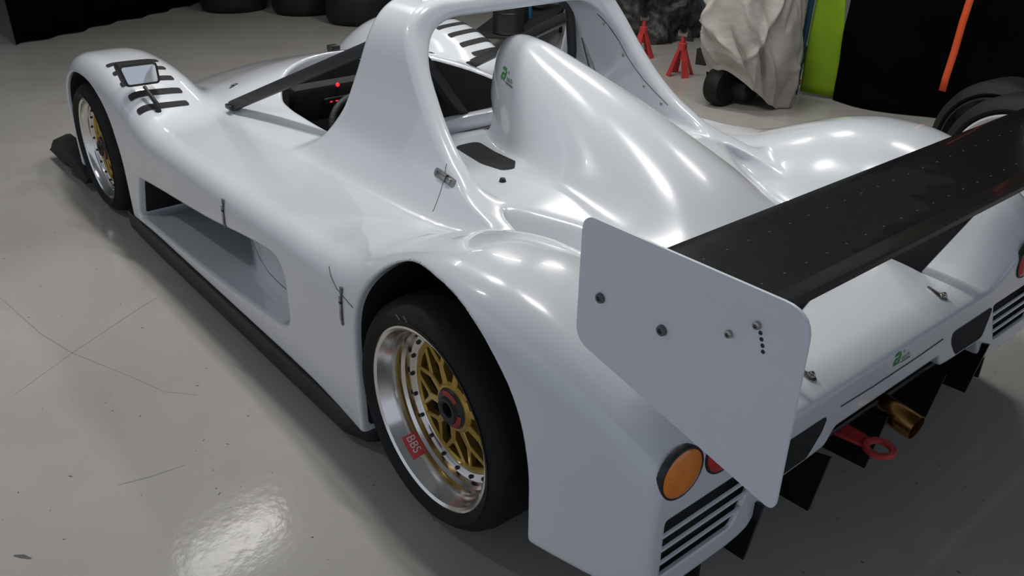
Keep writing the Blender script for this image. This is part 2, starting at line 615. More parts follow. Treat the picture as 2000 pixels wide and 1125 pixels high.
def build_body_arrays(h):
    xs = np.arange(-.70, 3.72, h)
    ys = (np.arange(int(1.0 / h)) + .5) * h
    zs = np.arange(.06, 1.15, h)
    nx, ny, nz = len(xs), len(ys), len(zs)
    F = np.empty((nx, ny, nz), np.float32)
    st = 48
    for i in range(0, nx, st):
        F[i:i + st] = body(xs[i:i + st, None, None], ys[None, :, None], zs[None, None, :])
    F = np.concatenate([F[:, ::-1], F], 1)
    ys = np.concatenate([-ys[::-1], ys])
    ny *= 2
    S = F < 0
    # active cells
    a = S[:-1, :-1, :-1]
    al = a.copy(); an = a.copy()
    corners = [(i, j, k) for i in (0, 1) for j in (0, 1) for k in (0, 1)]
    for (i, j, k) in corners:
        s = S[i:nx - 1 + i, j:ny - 1 + j, k:nz - 1 + k]
        al &= s
        an |= s
    act = an & ~al
    ci, cj, ck = np.nonzero(act)
    idx = np.full(act.shape, -1, np.int32)
    idx[ci, cj, ck] = np.arange(len(ci))
    V = np.stack([F[ci + i, cj + j, ck + k] for (i, j, k) in corners], 1)
    P = np.zeros((len(ci), 3)); cnt = np.zeros(len(ci))
    for p in range(8):
        for q in range(p + 1, 8):
            dlt = [corners[q][t] - corners[p][t] for t in range(3)]
            if sum(abs(v) for v in dlt) != 1:
                continue
            m = (V[:, p] < 0) != (V[:, q] < 0)
            t = np.where(m, V[:, p] / np.where(m, V[:, p] - V[:, q], 1), 0)
            for ax in range(3):
                P[:, ax] += np.where(m, corners[p][ax] + t * dlt[ax], 0)
            cnt += m
    P /= cnt[:, None]
    P = np.stack([xs[ci] + P[:, 0] * h, ys[cj] + P[:, 1] * h, zs[ck] + P[:, 2] * h], 1)

    def grad(P, e=0.0015):
        g = np.empty_like(P)
        for ax in range(3):
            d = np.zeros(3); d[ax] = e
            A = P + d; B = P - d
            g[:, ax] = (body(A[:, 0], A[:, 1], A[:, 2]) - body(B[:, 0], B[:, 1], B[:, 2])) / (2 * e)
        return g
    for it in range(3):
        g = grad(P)
        fv = body(P[:, 0], P[:, 1], P[:, 2])
        step = -(fv / np.maximum((g ** 2).sum(1), .05))[:, None] * g
        ln = np.linalg.norm(step, axis=1, keepdims=True)
        P = P + step * np.minimum(1, 0.6 * h / np.maximum(ln, 1e-9)) * .9
    g = grad(P, 0.003)
    Nn = g / np.maximum(np.linalg.norm(g, axis=1, keepdims=True), 1e-9)
    # quads
    Q = []
    for ax in range(3):
        s0 = [slice(None)] * 3; s1 = [slice(None)] * 3
        s0[ax] = slice(0, -1); s1[ax] = slice(1, None)
        A = S[tuple(s0)]; B = S[tuple(s1)]
        e = np.nonzero(A != B)
        e = np.stack(e, 1)
        o1, o2 = [(1, 2), (2, 0), (0, 1)][ax]
        ok = (e[:, o1] > 0) & (e[:, o2] > 0) & (e[:, o1] < S.shape[o1] - 1) & (e[:, o2] < S.shape[o2] - 1)
        e = e[ok]
        ins = A[e[:, 0], e[:, 1], e[:, 2]]

        def cell(d1, d2):
            c = e.copy(); c[:, o1] += d1; c[:, o2] += d2
            return idx[c[:, 0], c[:, 1], c[:, 2]]
        q = np.stack([cell(-1, -1), cell(0, -1), cell(0, 0), cell(-1, 0)], 1)
        q[~ins] = q[~ins][:, ::-1]
        Q.append(q)
    Q = np.concatenate(Q)
    Q = Q[(Q >= 0).all(1)]
    return P, Nn, Q


GRID = 0.0065
BP, BN, BQ = build_body_arrays(GRID)
body_bvh = BVHTree.FromPolygons(BP.tolist(), BQ.tolist())


def sub_body(name, mask, material, parent):
    q = BQ[mask]
    used, inv = np.unique(q, return_inverse=True)
    q = inv.reshape(q.shape)
    me = bpy.data.meshes.new(name)
    n = len(used)
    me.vertices.add(n)
    me.vertices.foreach_set('co', BP[used].astype(np.float32).ravel())
    me.loops.add(len(q) * 4)
    me.loops.foreach_set('vertex_index', q.astype(np.int32).ravel())
    me.polygons.add(len(q))
    me.polygons.foreach_set('loop_start', np.arange(0, len(q) * 4, 4, dtype=np.int32))
    me.polygons.foreach_set('use_smooth', np.ones(len(q), bool))
    me.update(calc_edges=True)
    me.validate()
    me.normals_split_custom_set_from_vertices(BN[used].astype(np.float32))
    me.materials.append(material)
    o = bpy.data.objects.new(name, me)
    COL.objects.link(o)
    o.parent = parent
    return o


def hit(o, d):
    loc, nor, i, dist = body_bvh.ray_cast(Vector(o), Vector(d).normalized())
    if loc is None:
        return None, None
    i3 = BQ[i]
    w = np.linalg.norm(BP[i3] - np.array(loc), axis=1)
    w = 1 / (w + 1e-6); w /= w.sum()
    n = Vector(tuple((BN[i3] * w[:, None]).sum(0))).normalized()
    return loc, n


def project(pts, d, off=0.001):
    """drop points along direction d on to the body."""
    out = []
    for p in pts:
        l, n = hit(p, d)
        if l is None:
            out.append((Vector(p), -Vector(d).normalized()))
        else:
            out.append((l + n * off, n))
    return out


def decal(name, poly, to3, d, material, parent, off=0.0015, thick=0.0, res=None):
    """a thin sheet following the body: poly is a 2-D outline, to3 puts it in space, d is the projecting direction."""
    bm = bmesh.new()
    vs = [bm.verts.new((u, v, 0)) for u, v in poly]
    bm.faces.new(vs)
    if res:
        us = [p[0] for p in poly]; vv = [p[1] for p in poly]
        x = min(us) + res
        while x < max(us):
            g = bm.verts[:] + bm.edges[:] + bm.faces[:]
            bmesh.ops.bisect_plane(bm, geom=g, plane_co=(x, 0, 0), plane_no=(1, 0, 0)); x += res
        y = min(vv) + res
        while y < max(vv):
            g = bm.verts[:] + bm.edges[:] + bm.faces[:]
            bmesh.ops.bisect_plane(bm, geom=g, plane_co=(0, y, 0), plane_no=(0, 1, 0)); y += res
    bmesh.ops.triangulate(bm, faces=[f for f in bm.faces if len(f.verts) > 4])
    for v in bm.verts:
        l, n = hit(to3(v.co.x, v.co.y), d)
        if l is None:
            v.co = Vector(to3(v.co.x, v.co.y))
        else:
            v.co = l + n * off
    me = bpy.data.meshes.new(name)
    bmesh.ops.recalc_face_normals(bm, faces=bm.faces[:])
    bm.normal_update()
    av = Vector()
    for f in bm.faces: av += f.normal
    if av.dot(Vector(d)) > 0:
        bmesh.ops.reverse_faces(bm, faces=bm.faces[:])
    if thick:
        r = bmesh.ops.solidify(bm, geom=bm.faces[:], thickness=thick)
    bm.to_mesh(me); bm.free()
    me.materials.append(material)
    me.polygons.foreach_set('use_smooth', [True] * len(me.polygons))
    o = bpy.data.objects.new(name, me)
    COL.objects.link(o); o.parent = parent
    return o


# ================================================================ the car
car = empty('race_car', (0, 0, 0))
setp(car, 'white open sports prototype race car with black rear wing and gold wheels', 'race car')

def g_liner(x, y, z):
    Y = np.abs(y)
    a = np.minimum(arch_r(x, Y, z), arch_f(x, Y, z))
    return np.maximum(np.abs(a) - .008, shell(x, Y, z) + np.where(x < 1.3, .022, .016))


def g_tub(x, y, z):
    Y = np.abs(y)
    return np.maximum(np.maximum(np.abs(cockpit(x, Y, z)) - .010, z - np.minimum(lut(HT, x, Y) - .016, .655 + .0 * x)), .87 - x)


def g_duct(x, y, z):
    Y = np.abs(y)
    deep = np.minimum(Y - .80 + .12 * sstep(x, 1.40, 1.30), np.maximum(Y - .905, 1.93 - x))  # deep walls are coloured black to stand for the shade inside the opening
    return np.maximum(np.maximum(np.abs(duct(x, Y, z)) - .008, deep), DZB(x) + .014 - z)


def g_louv(x, y, z):
    return np.maximum(np.abs(louvre(x, np.abs(y), z)) - .006, -.655 - x)


def region(g):
    """faces with g < 0; the vertices on the border slide along the skin on to g = 0."""
    global BP
    c = BP[BQ].mean(1)
    m = g(c[:, 0], c[:, 1], c[:, 2]) < 0
    b = np.intersect1d(np.unique(BQ[m]), np.unique(BQ[~m]))
    P = BP[b].copy()
    for it in range(2):
        v = g(P[:, 0], P[:, 1], P[:, 2])
        G = np.empty_like(P)
        e = .001
        for ax in range(3):
            d = np.zeros(3); d[ax] = e
            A = P + d; B = P - d
            G[:, ax] = (g(A[:, 0], A[:, 1], A[:, 2]) - g(B[:, 0], B[:, 1], B[:, 2])) / (2 * e)
        G -= (G * BN[b]).sum(1, keepdims=True) * BN[b]
        st = -(v / np.maximum((G ** 2).sum(1), .2))[:, None] * G
        ln = np.linalg.norm(st, axis=1, keepdims=True)
        P += st * np.minimum(1, .5 * GRID / np.maximum(ln, 1e-9))
    BP[b] = P
    return m


liner = region(g_liner)
tub = region(g_tub) & ~liner
ductin = region(g_duct) & ~liner
louv = region(g_louv)
QC = BP[BQ].mean(1)
qx, qY, qz = QC[:, 0], np.abs(QC[:, 1]), QC[:, 2]
qn = BN[BQ].mean(1)
under = (qn[:, 2] < -.85) & (qz < .36) & ~(ductin | (np.abs(duct(qx, qY, qz)) < .01))
dark = liner | tub | ductin | louv | under
hoopm = (~dark) & (np.abs(hoop(qx, qY, qz)) < .05) & (qz > lut(HT, qx, qY) + .015) & (qx > .42)
rear = (~dark) & (~hoopm) & ((qx < .43) | ((qY < .44) & (qx < .885))) & ~((qx > .2) & (qz < .505) & (qY > .8))
front = ~(dark | hoopm | rear)
sub_body('front_bodywork', front, M['paint'], car)
sub_body('rear_bodywork', rear, M['paint'], car)
sub_body('roll_hoop_fairing', hoopm, M['paint'], car)
sub_body('cockpit_tub', tub, M['liner'], car)
for sg in (1, -1):
    sub_body('wheel_arch_liner', liner & (qx < 1.3) & (QC[:, 1] * sg > 0), M['liner'], car)
    sub_body('wheel_arch_liner', liner & (qx >= 1.3) & (QC[:, 1] * sg > 0), M['liner'], car)
    sub_body('side_duct', ductin & (QC[:, 1] * sg > 0), M['liner'], car)
sub_body('floor_pan', under | louv, M['liner'], car)


def seam(pts, d, name='panel_gap', r=0.0016, n=14, close=True):
    P = []
    for a, b in zip(pts[:-1], pts[1:]):
        for i in range(n):
            P.append(Vector(a).lerp(Vector(b), i / n))
    P.append(Vector(pts[-1]))
    q = [l for l, _ in project(P, d, 0.0)]
    return tube(name, q, r, M['gap'], car, n=6)


for s in (1, -1):
    seam([(.47, s * 1.2, .725), (.46, s * 1.2, .66), (.45, s * 1.2, .605)], (0, -s, 0), r=.0012)
    seam([(.43, s * 1.2, .545), (.405, s * 1.2, .53), (.36, s * 1.2, .512), (.27, s * 1.2, .500)], (0, -s, 0))

# ---- front fender louvres, dark sheets on the skin imitate the shade in the slots
for s in (1, -1):
    for i, (x0, yi, yo) in enumerate([(2.32, .675, .875), (2.225, .68, .880), (2.13, .685, .885), (2.04, .69, .888), (1.955, .70, .890)]):
        w = .017
        poly = round_poly([(x0 - w, yi), (x0 + w, yi + .002), (x0 + w + .02, yo), (x0 - w + .02, yo)], .010, 4)
        decal('louvre_slot_shade', poly, lambda u, v, s=s: (u, s * v, 1.2), (0, 0, -1), M['liner'], car, off=0.003, res=.012)

# ---- black mesh inlets on the deck
for s in (1, -1):
    poly = round_poly([(.745, .285), (.735, .195), (.62, .215), (.505, .225), (.455, .27), (.47, .305), (.56, .315)], [.03, .03, .1, .02, .02, .02, .1], 5)
    decal('deck_inlet_mesh', poly, lambda u, v, s=s: (u, s * v, 1.04), (0, 0, -1), M['mesh'], car, off=.001, res=.02)
    lathe('deck_stud', [(0, .012), (.008, .010), (.011, .0)], M['black'], car, 10, 'z', tuple(hit((.40, s * .36, 1.0), (0, 0, -1))[0]))

# ---- tail: mesh vents, slats, lamps
XT = -.665
for s in (1, -1):
    poly = round_poly([(.285, .405), (.30, .365), (.345, .315), (.50, .312), (.52, .405)], [.015, .02, .02, .02, .02], 4)
    decal('tail_vent_mesh', poly, lambda u, v, s=s: (-1.0, s * u, v), (1, 0, 0), M['mesh'], car, off=.0015, res=.05)
    for k in range(3):
        z = .366 - k * .034
        yi = .525 + (.402 - z) * .55
        poly = [(-.6665, z - .001), (-.6665, z + .006), (-.6625, z + .0075), (-.6605, z + .005), (-.6620, z - .001)]
        prism('tail_slat', poly, lambda u, v, t, s=s: (u, s * t, v), .826, yi - .006, M['paint'], car)
    for (yy, zz, mt, nm) in ((.790, .503, M['amber'], 'amber_tail_lamp'), (.668, .503, M['redlens'], 'red_tail_lamp')):
        la_, _ = hit((-1.0, s * (yy + .046), zz), (1, 0, 0))
        lb_, _ = hit((-1.0, s * (yy - .046), zz), (1, 0, 0))
        base = lathe(nm, [(0, -.010), (.02, -.0095), (.036, -.008), (.047, -.005), (.052, -.002), (.054, .006)], mt, car, 36, 'x')
        base.location = ((la_.x + lb_.x) / 2 - .001, s * yy, zz)
        base.rotation_euler = (0, 0, -s * math.atan2(la_.x - lb_.x, .092))
        lathe('lamp_bezel', [(.052, -.002), (.054, -.003), (.0565, -.002), (.0575, .0), (.0575, .012)], M['black'], base, 36, 'x')


# recess line under the tail ridge
for zz in (.405,):
    seam([(-1, .235, zz), (-1, .1, zz - .004), (-1, -.1, zz - .004), (-1, -.235, zz)], (1, 0, 0), r=.0025)


# ---- lettering
def text_mesh(body_txt, size):
    cu = bpy.data.curves.new('lettering', 'FONT')
    cu.body = body_txt
    cu.size = size
    cu.fill_mode = 'FRONT'
    o = bpy.data.objects.new('lettering', cu)
    COL.objects.link(o)
    dg = bpy.context.evaluated_depsgraph_get()
    me = bpy.data.meshes.new_from_object(o.evaluated_get(dg))
    bpy.data.objects.remove(o)
    bpy.data.curves.remove(cu)
    return me


def text_on(name, txt, size, to3, material, parent, d=None, off=.002, sx=1.0):
    me = text_mesh(txt, size)
    for v in me.vertices:
        p = to3(v.co.x * sx, v.co.y)
        if d is not None:
            l, n = hit(p, d)
            v.co = (l + n * off) if l is not None else p
        else:
            v.co = p
    me.materials.clear(); me.materials.append(material)
    o = bpy.data.objects.new(name, me)
    COL.objects.link(o); o.parent = parent
    return o


def logo(to3, d, sz):
    """green a with a word and a rule beside it."""
    def rect(u0, u1, v0, v1, m, nm, sk=.18):
        poly = [(u0 + v0 * sk, v0), (u1 + v0 * sk, v0), (u1 + v1 * sk, v1), (u0 + v1 * sk, v1)]
        return decal(nm, [(u * sz, v * sz) for u, v in poly], to3, d, m, root, off=.0018, res=.012)
    root = decal('logo', [(u * sz, v * sz) for u, v in [(0.0, .78), (.78, .78), (.82, 1.0), (.14, 1.0)]], to3, d, M['green'], car, off=.0018, res=.012)
    rect(.60, .80, 0, .8, M['green'], 'logo_stroke')
    rect(0, .62, 0, .17, M['green'], 'logo_stroke')
    rect(0, .20, .15, .45, M['green'], 'logo_stroke')
    rect(0.02, .62, .40, .56, M['green'], 'logo_stroke')
    text_on('logo_word', 'tech', sz * .62, lambda u, v: to3(u + sz * 1.12, v + sz * .12), M['grey'], root, d, .0018)
    text_on('logo_word', 'A', sz * .42, lambda u, v: to3(u + sz * 1.12, v + sz * .68), M['grey'], root, d, .0018)
    rect(1.02, 1.18, -.10, -.01, M['sticker'], 'logo_rule')
    rect(1.18, 2.45, -.10, -.01, M['grey'], 'logo_rule')


# ---- shut-line latches
def latch(loc, n, along, L=.075, w=.015):
    n = Vector(n).normalized(); a = Vector(along); a = (a - n * a.dot(n)).normalized(); b = n.cross(a)
    loc = Vector(loc)
    T = lambda u, v, t: loc + a * u + b * v + n * t
    base = prism('latch', round_poly([(-L, -w), (L, -w), (L, w), (-L, w)], w * .95, 5), T, -.003, .0015, M['grey'], car)
    prism('latch_lever', round_poly([(-L * .72, -w * .55), (L * .15, -w * .55), (L * .15, w * .55), (-L * .72, w * .55)], w * .3, 3), T, .001, .006, M['steel'], base, .001)
    prism('latch_hook', round_poly([(L * .25, -w * .6), (L * .62, -w * .45), (L * .62, w * .45), (L * .25, w * .6)], w * .3, 3), T, .001, .007, M['steel'], base, .001)
    tube('latch_pin', [T(L * .2, -w * .8, .004), T(L * .2, w * .8, .004)], .003, M['darkmetal'], base, 8)
    return base


for s in (1, -1):
    l, n = hit((.462, s * 1.2, .69), (0, -s, 0))
    lb_ = latch(l, n, (-1, 0, -.12), .052, .013)
    lb_.data.materials[0] = M['steel']
    l, n = hit((1.11, s * 1.2, .475), (0, -s, 0))
    latch(l, n, (0, 0, 1), .05, .006)
    l, n = hit((.335, s * 1.2, .475), (0, -s, 0))
    latch(l, n, (0, 0, 1), .055, .006)
    l, n = hit((2.19, s * 1.2, .43), (0, -s, 0))
    latch(l, n, (0, 0, 1), .055, .004)
    l, n = hit((2.0, s * .49, 1.2), (0, 0, -1))
    latch(l, n, (0, 1, 0), .02, .010)
    # pointed deck catch by the wing post
    l, n = hit((-.60, s * .30, 1.2), (0, 0, -1))
    a = Vector((-.8, -s * .1, 0)).normalized(); b = n.cross(a).normalized(); a = b.cross(n)
    T = lambda u, v, t, l=l, a=a, b=b, n=n: l + a * u + b * v + n * t
    base = prism('deck_catch', round_poly([(-.035, -.003), (.02, -.013), (.03, 0), (.02, .013), (-.035, .003)], [.003, .012, .01, .012, .003], 4), T, -.002, .003, M['steel'], car, .001)
    tube('catch_pin', [T(.013, 0, .002), T(.013, 0, .017)], .0045, M['steel'], base, 10)
    tube('catch_ring', [T(.013 + .008 * math.cos(k / 12 * 6.283), .008 * math.sin(k / 12 * 6.283), .010) for k in range(12)], .0016, M['steel'], base, 6, closed=True)
    # duct panel screw
    l, n = hit((.78, s * 1.2, .435), (0, -s, 0))
    sc = prism('panel_screw', round_poly([(-.012, -.008), (.012, -.008), (.012, .008), (-.012, .008)], .006, 3), lambda u, v, t, l=l, s=s: (l.x + u, l.y + s * t, l.z + v), 0, .005, M['darkmetal'], car, .001)

# ---- side sills
for s in (1, -1):
    poly = round_poly([(.30, .900), (.40, .935), (2.0, .935), (2.30, .93), (2.30, .70), (.30, .70)], [.03, .03, .03, .03, .01, .01], 4)
    prism('side_sill', poly, lambda u, v, t, s=s: (u, s * v, t), .035, .112, M['black'], car, .008)

# ---- front splitter
poly = round_poly([(2.90, -.92), (3.2, -.95), (3.55, -.90), (3.68, -.6), (3.72, 0), (3.68, .6), (3.55, .90), (3.2, .95), (2.90, .92)], [.04, .1, .15, .2, .3, .2, .15, .1, .04], 6)
prism('front_splitter', poly, lambda u, v, t: (u, v, t), .04, .062, M['carbon'], car, .004)
for s in (1, -1):
    vs, fs = [], []
    prof = [(2.90, .07), (3.0, .10), (3.12, .135), (3.25, .15), (3.38, .145), (3.48, .12), (3.54, .085), (3.56, .06)]
    for (x, z) in prof:
        vs += [(x, s * .86, .05), (x, s * .945, .05), (x, s * .93, z), (x, s * .86, z + .02)]
    for i in range(len(prof) - 1):
        for k in range(4):
            fs.append((i * 4 + k, i * 4 + (k + 1) % 4, i * 4 + 4 + (k + 1) % 4, i * 4 + 4 + k))
    fs += [(0, 1, 2, 3), tuple(range(len(vs) - 4, len(vs)))[::-1]]
    mk('splitter_fence', vs, fs, M['liner'], car, auto=40)

# ---- diffuser with fences
box('diffuser_tray', (-.40, 0, .215), (.50, .98, .012), M['black'], car, Matrix.Rotation(R(18), 3, 'Y'), .003)
for y in (-.52, -.27, 0.02, .27, .52):
    poly = [(-.15, .09), (-.66, .115), (-.685, .29), (-.15, .15)]
    prism('diffuser_fence', poly, lambda u, v, t, y=y: (u, y + t, v), -.004, .004, M['carbon'], car)
for s in (1, -1):
    poly = [(-.38, .08), (-.64, .10), (-.64, .24), (-.38, .2)]
    prism('diffuser_fence', poly, lambda u, v, t, s=s: (u, s * .655 + t, v), -.004, .004, M['carbon'], car)
box('gearbox_case', (-.25, 0, .23), (.5, .34, .2), M['darkmetal'], car, bev=.03)

# ---- exhaust
a = Vector((-.50, -.045, .285)); b = Vector((-.735, -.035, .258))
vs, fs = [], []
d = (b - a).normalized()
e1 = d.cross(Vector((0, 0, 1))).normalized(); e2 = e1.cross(d)
for (p, r) in ((a, .034), (b, .034), (b, .031), (a.lerp(b, .2), .031)):
    for k in range(28):
        t = 2 * math.pi * k / 28
        vs.append(p + e1 * r * math.cos(t) + e2 * r * math.sin(t))
for i in range(3):
    for k in range(28):
        fs.append((i * 28 + k, i * 28 + (k + 1) % 28, i * 28 + 28 + (k + 1) % 28, i * 28 + 28 + k))
fs.append(tuple(3 * 28 + k for k in range(28)))
mk('exhaust_tip', vs, fs, M['brass'], car, auto=40)

# ---- red tow eye
tow = lathe('tow_eye', [(.023, -.005), (.023, .005), (.025, .006), (.037, .006), (.039, .004), (.039, -.004), (.037, -.006), (.025, -.006)], M['redpaint'], car, 32, 'z', (-.722, .115, .262), closed=True)
prism('tow_eye_arm', [(-.69, .095), (-.69, .135), (-.56, .155), (-.56, .085)], lambda u, v, t: (u, v, t), .256, .264, M['redpaint'], tow)

# ---- rear wing
YE = .90


def foil(le, te, th, camber, n=14):
    le, te = Vector(le), Vector(te)
    ch = te - le; L = ch.length; ch.normalize(); nrm = Vector((-ch.y, ch.x))
    if nrm.y < 0: nrm = -nrm
    up, lo = [], []
    for i in range(n + 1):
        u = (1 - math.cos(math.pi * i / n)) / 2
        t = th * 5 * (.2969 * math.sqrt(u) - .126 * u - .3516 * u * u + .2843 * u ** 3 - .1015 * u ** 4)
        c = -camber * 4 * u * (1 - u)
        up.append(le + ch * L * u + nrm * L * (c + t))
        lo.append(le + ch * L * u + nrm * L * (c - t))
    return [tuple(p) for p in up + lo[-2:0:-1]]


main = prism('wing_main_plane', foil((-.484, .860), (-.750, .872), .10, .05), lambda u, v, t: (u, t, v), -YE, YE, M['carbon'], car)
flap = prism('wing_flap', foil((-.742, .882), (-.842, .950), .10, .06), lambda u, v, t: (u, t, v), -YE, YE, M['carbon'], car)
prism('gurney_strip', [(-.838, .936), (-.843, .936), (-.851, .954), (-.846, .957)], lambda u, v, t: (u, t, v), -YE, YE, M['black'], flap)
wing_bvh = BVHTree.FromObject(main, bpy.context.evaluated_depsgraph_get())
rp = lathe('rivet', [(0, .0012), (.002, .0009), (.003, 0)], M['darkmetal'], main, 8, 'z')
rme = rp.data
first = True
for x in (-.565, -.690):
    k = 0
    y = .80
    while y > -.83:
        l, n_, i_, d_ = wing_bvh.ray_cast(Vector((x, y, 1.2)), Vector((0, 0, -1)))
        if first:
            o = rp; first = False
        else:
            o = bpy.data.objects.new('rivet', rme); COL.objects.link(o); o.parent = main
        if l is not None: o.location = l
        y -= .0655
for s in (1, -1):
    poly = round_poly([(-.490, .992), (-.922, .993), (-.919, .655), (-.878, .664), (-.486, .752)], [.03, .045, .035, .03, .04], 7)
    ep = prism('wing_end_plate', poly, lambda u, v, t, s=s: (u, s * (YE + t), v), 0, .005, M['plate'], car)
    for (x, z, rr, m_) in ((-.542, .857, .0095, 'grey'), (-.678, .857, .0095, 'grey'), (-.800, .907, .0065, 'steel'), (-.843, .941, .0065, 'steel')):
        bo = lathe('plate_bolt', [(0, .003), (rr * .45, .003), (rr * .5, .0065), (rr * .9, .0055), (rr, 0)], M[m_], ep, 16, 'y', (0, 0, 0))
        bo.location = (x, s * (YE + .005), z)
        if s < 0: bo.rotation_euler = (0, 0, math.pi)
    for k in range(4):
        lathe('adjuster_hole', [(0, .0004), (.0032, .0004), (.0034, 0)], M['black'], ep, 10, 'y', (-.849 - .0032 * k + .001 * (k == 3), s * (YE + .0052), .931 - k * .0088))
    # wing posts
    poly = [(-.36, .46), (-.495, .45), (-.69, .862), (-.55, .862)]
    prism('wing_post', poly, lambda u, v, t, s=s: (u, s * .36 + t, v), -.005, .005, M['carbon'], car, .001)

# ---- roll bars and stays (black)
for s in (1, -1):
    rbar('roll_bar_stay', (1.80, s * .585, .612), (.985, s * .418, .955), .034, .040, M['strut'], car, .008)
    box('stay_foot', (1.795, s * .583, .612), (.05, .05, .018), M['black'], car, bev=.004)
rbar('roll_bar_diagonal', (.93, .095, .665), (.93, .36, 1.03), .032, .05, M['strut'], car, .006, up=(1, 0, 0))
tube('roll_bar', [(.93, .385, .45), (.93, .395, .85), (.93, .375, 1.0), (.93, .30, 1.055), (.93, 0, 1.065), (.93, -.30, 1.055), (.93, -.375, 1.0), (.93, -.395, .85), (.93, -.385, .45)],
     .018, M['strut'], car, 12)
rbar('cockpit_rear_ledge', (.897, .40, .676), (.897, -.40, .676), .045, .05, M['paint'], car, .006)
tube('inner_hoop_tube', [(.985, -.40, 1.03), (.90, -.425, .90), (.84, -.435, .74)], .013, M['steel'], car, 10)
for s in (1, -1):
    for (x, z) in ((.765, .965), (.69, .865), (.60, .770), (.525, .722)):
        l, n = hit((x, s * .30, z), (0, s, 0))
        if l is not None and abs(l.y) > .25:
            b0 = lathe('fairing_rivet', [(0, .004), (.005, .003), (.0075, 0)], M['steel'], car, 10, 'y')
            b0.location = l
            b0.rotation_euler = (0, 0, math.pi if s > 0 else 0)

for s in (1, -1):
    P_ = []
    for (x, z) in ((.775, 1.0), (.742, .963), (.702, .912), (.666, .862), (.631, .826), (.591, .79), (.54, .756), (.49, .724)):
        l, n = hit((x + .004, s * .30, z), (0, s, 0))
        if l is not None and abs(l.y) > .3: P_.append(l)
    if len(P_) > 2: tube('fairing_seam', P_, .0018, M['gap'], car, n=6)
    # curved joint of the duct panel
    q = [l for l, _ in project([(x, s * 1.2, z) for x, z in ((1.29, .385), (1.25, .35), (1.19, .312), (1.10, .290), (1.0, .282), (.90, .292), (.80, .315), (.745, .335))], (0, -s, 0), 0)]
    tube('duct_panel_joint', q, .0014, M['gap'], car, n=6)

# ---- cockpit
bm = bmesh.new()
bbox_bm(bm, (1.79, 0, .575), (.06, .70, .16), Matrix.Rotation(R(-14), 3, 'Y'), .02)
dash = frombm('dashboard', bm, M['liner'], car)
for (y, z) in ((.155, .640), (.02, .640), (-.10, .636)):
    lathe('warning_lamp', [(0, -.008), (.007, -.006), (.009, 0)], M['led'], dash, 12, 'x', (1.741, y, z))
box('data_display', (1.748, .15, .575), (.012, .14, .035), M['black'], dash, Matrix.Rotation(R(-14), 3, 'Y'), .003)
for k in range(4):
    box('display_digit', (1.7405, .19 - k * .026, .575), (.001, .012, .006), M['led'], dash, Matrix.Rotation(R(-14), 3, 'Y'))
sw = tube('steering_wheel', [(1.52 + .045 * math.sin(t), .17 + .14 * math.cos(t), .52 + .115 * math.sin(t)) for t in [k / 32 * 2 * math.pi for k in range(32)]],
          .014, M['strut'], car, 10, closed=True)
box('steering_hub', (1.525, .17, .52), (.03, .13, .09), M['black'], sw, Matrix.Rotation(R(-22), 3, 'Y'), .012)
for s in (1, -1):
    rbar('steering_spoke', (1.52, .17 + s * .04, .52), (1.52, .17 + s * .135, .525), .02, .014, M['darkmetal'], sw, .003)
tube('steering_column', [(1.53, .17, .52), (1.80, .17, .44)], .018, M['darkmetal'], car, 10)
# seat shell
vs, fs = [], []
sp = [(1.45, .28), (1.30, .24), (1.12, .25), (1.03, .33), (.98, .45), (.945, .57), (.93, .63)]
for (x, z) in sp:
    for (yy, lift) in ((-.36, .10), (-.27, .03), (-.1, 0), (.1, 0), (.27, .03), (.36, .10)):
        vs.append((x + lift * .6, yy, z + lift * .6))
for i in range(len(sp) - 1):
    for k in range(5):
        fs.append((i * 6 + k, i * 6 + k + 1, i * 6 + 7 + k, i * 6 + 6 + k))
seat = mk('seat', vs, fs, M['strut'], car)
seat.modifiers.new('thick', 'SOLIDIFY').thickness = .02
lathe('belt_buckle', [(0, -.004), (.014, -.004), (.018, 0), (.018, .008)], M['steel'], seat, 14, 'x', (1.16, .20, .44))

# ---- door mirror
mir = empty('temp'); bpy.data.objects.remove(mir)
l, n = hit((1.935, .825, 1.2), (0, 0, -1))
stalk = tube('mirror_stalk', [l - n * .01, l + n * .02 + Vector((.01, 0, .01)), Vector((2.01, .838, .685))], .008, M['black'], car, 10, rads=[.013, .010, .007])
T = lambda u, v, t: Vector((2.03 + t + v * .25, .842 + u, .730 + v + u * .06))
poly = round_poly([(-.068, -.036), (.062, -.042), (.076, .038), (-.072, .044)], .014, 5)
hs = prism('mirror_housing', poly, T, -.012, .045, M['black'], stalk, .004)
poly = round_poly([(-.058, -.028), (.053, -.033), (.066, .030), (-.062, .035)], .010, 5)
prism('mirror_glass', poly, T, -.0155, -.010, M['mirror'], stalk)
# small scuttle camera pods
for (x, y) in ((2.10, -.03),):
    l, n = hit((x, y, 1.2), (0, 0, -1))
    box('scuttle_sensor', l + Vector((0, 0, .012)), (.05, .045, .03), M['black'], car, bev=.006)

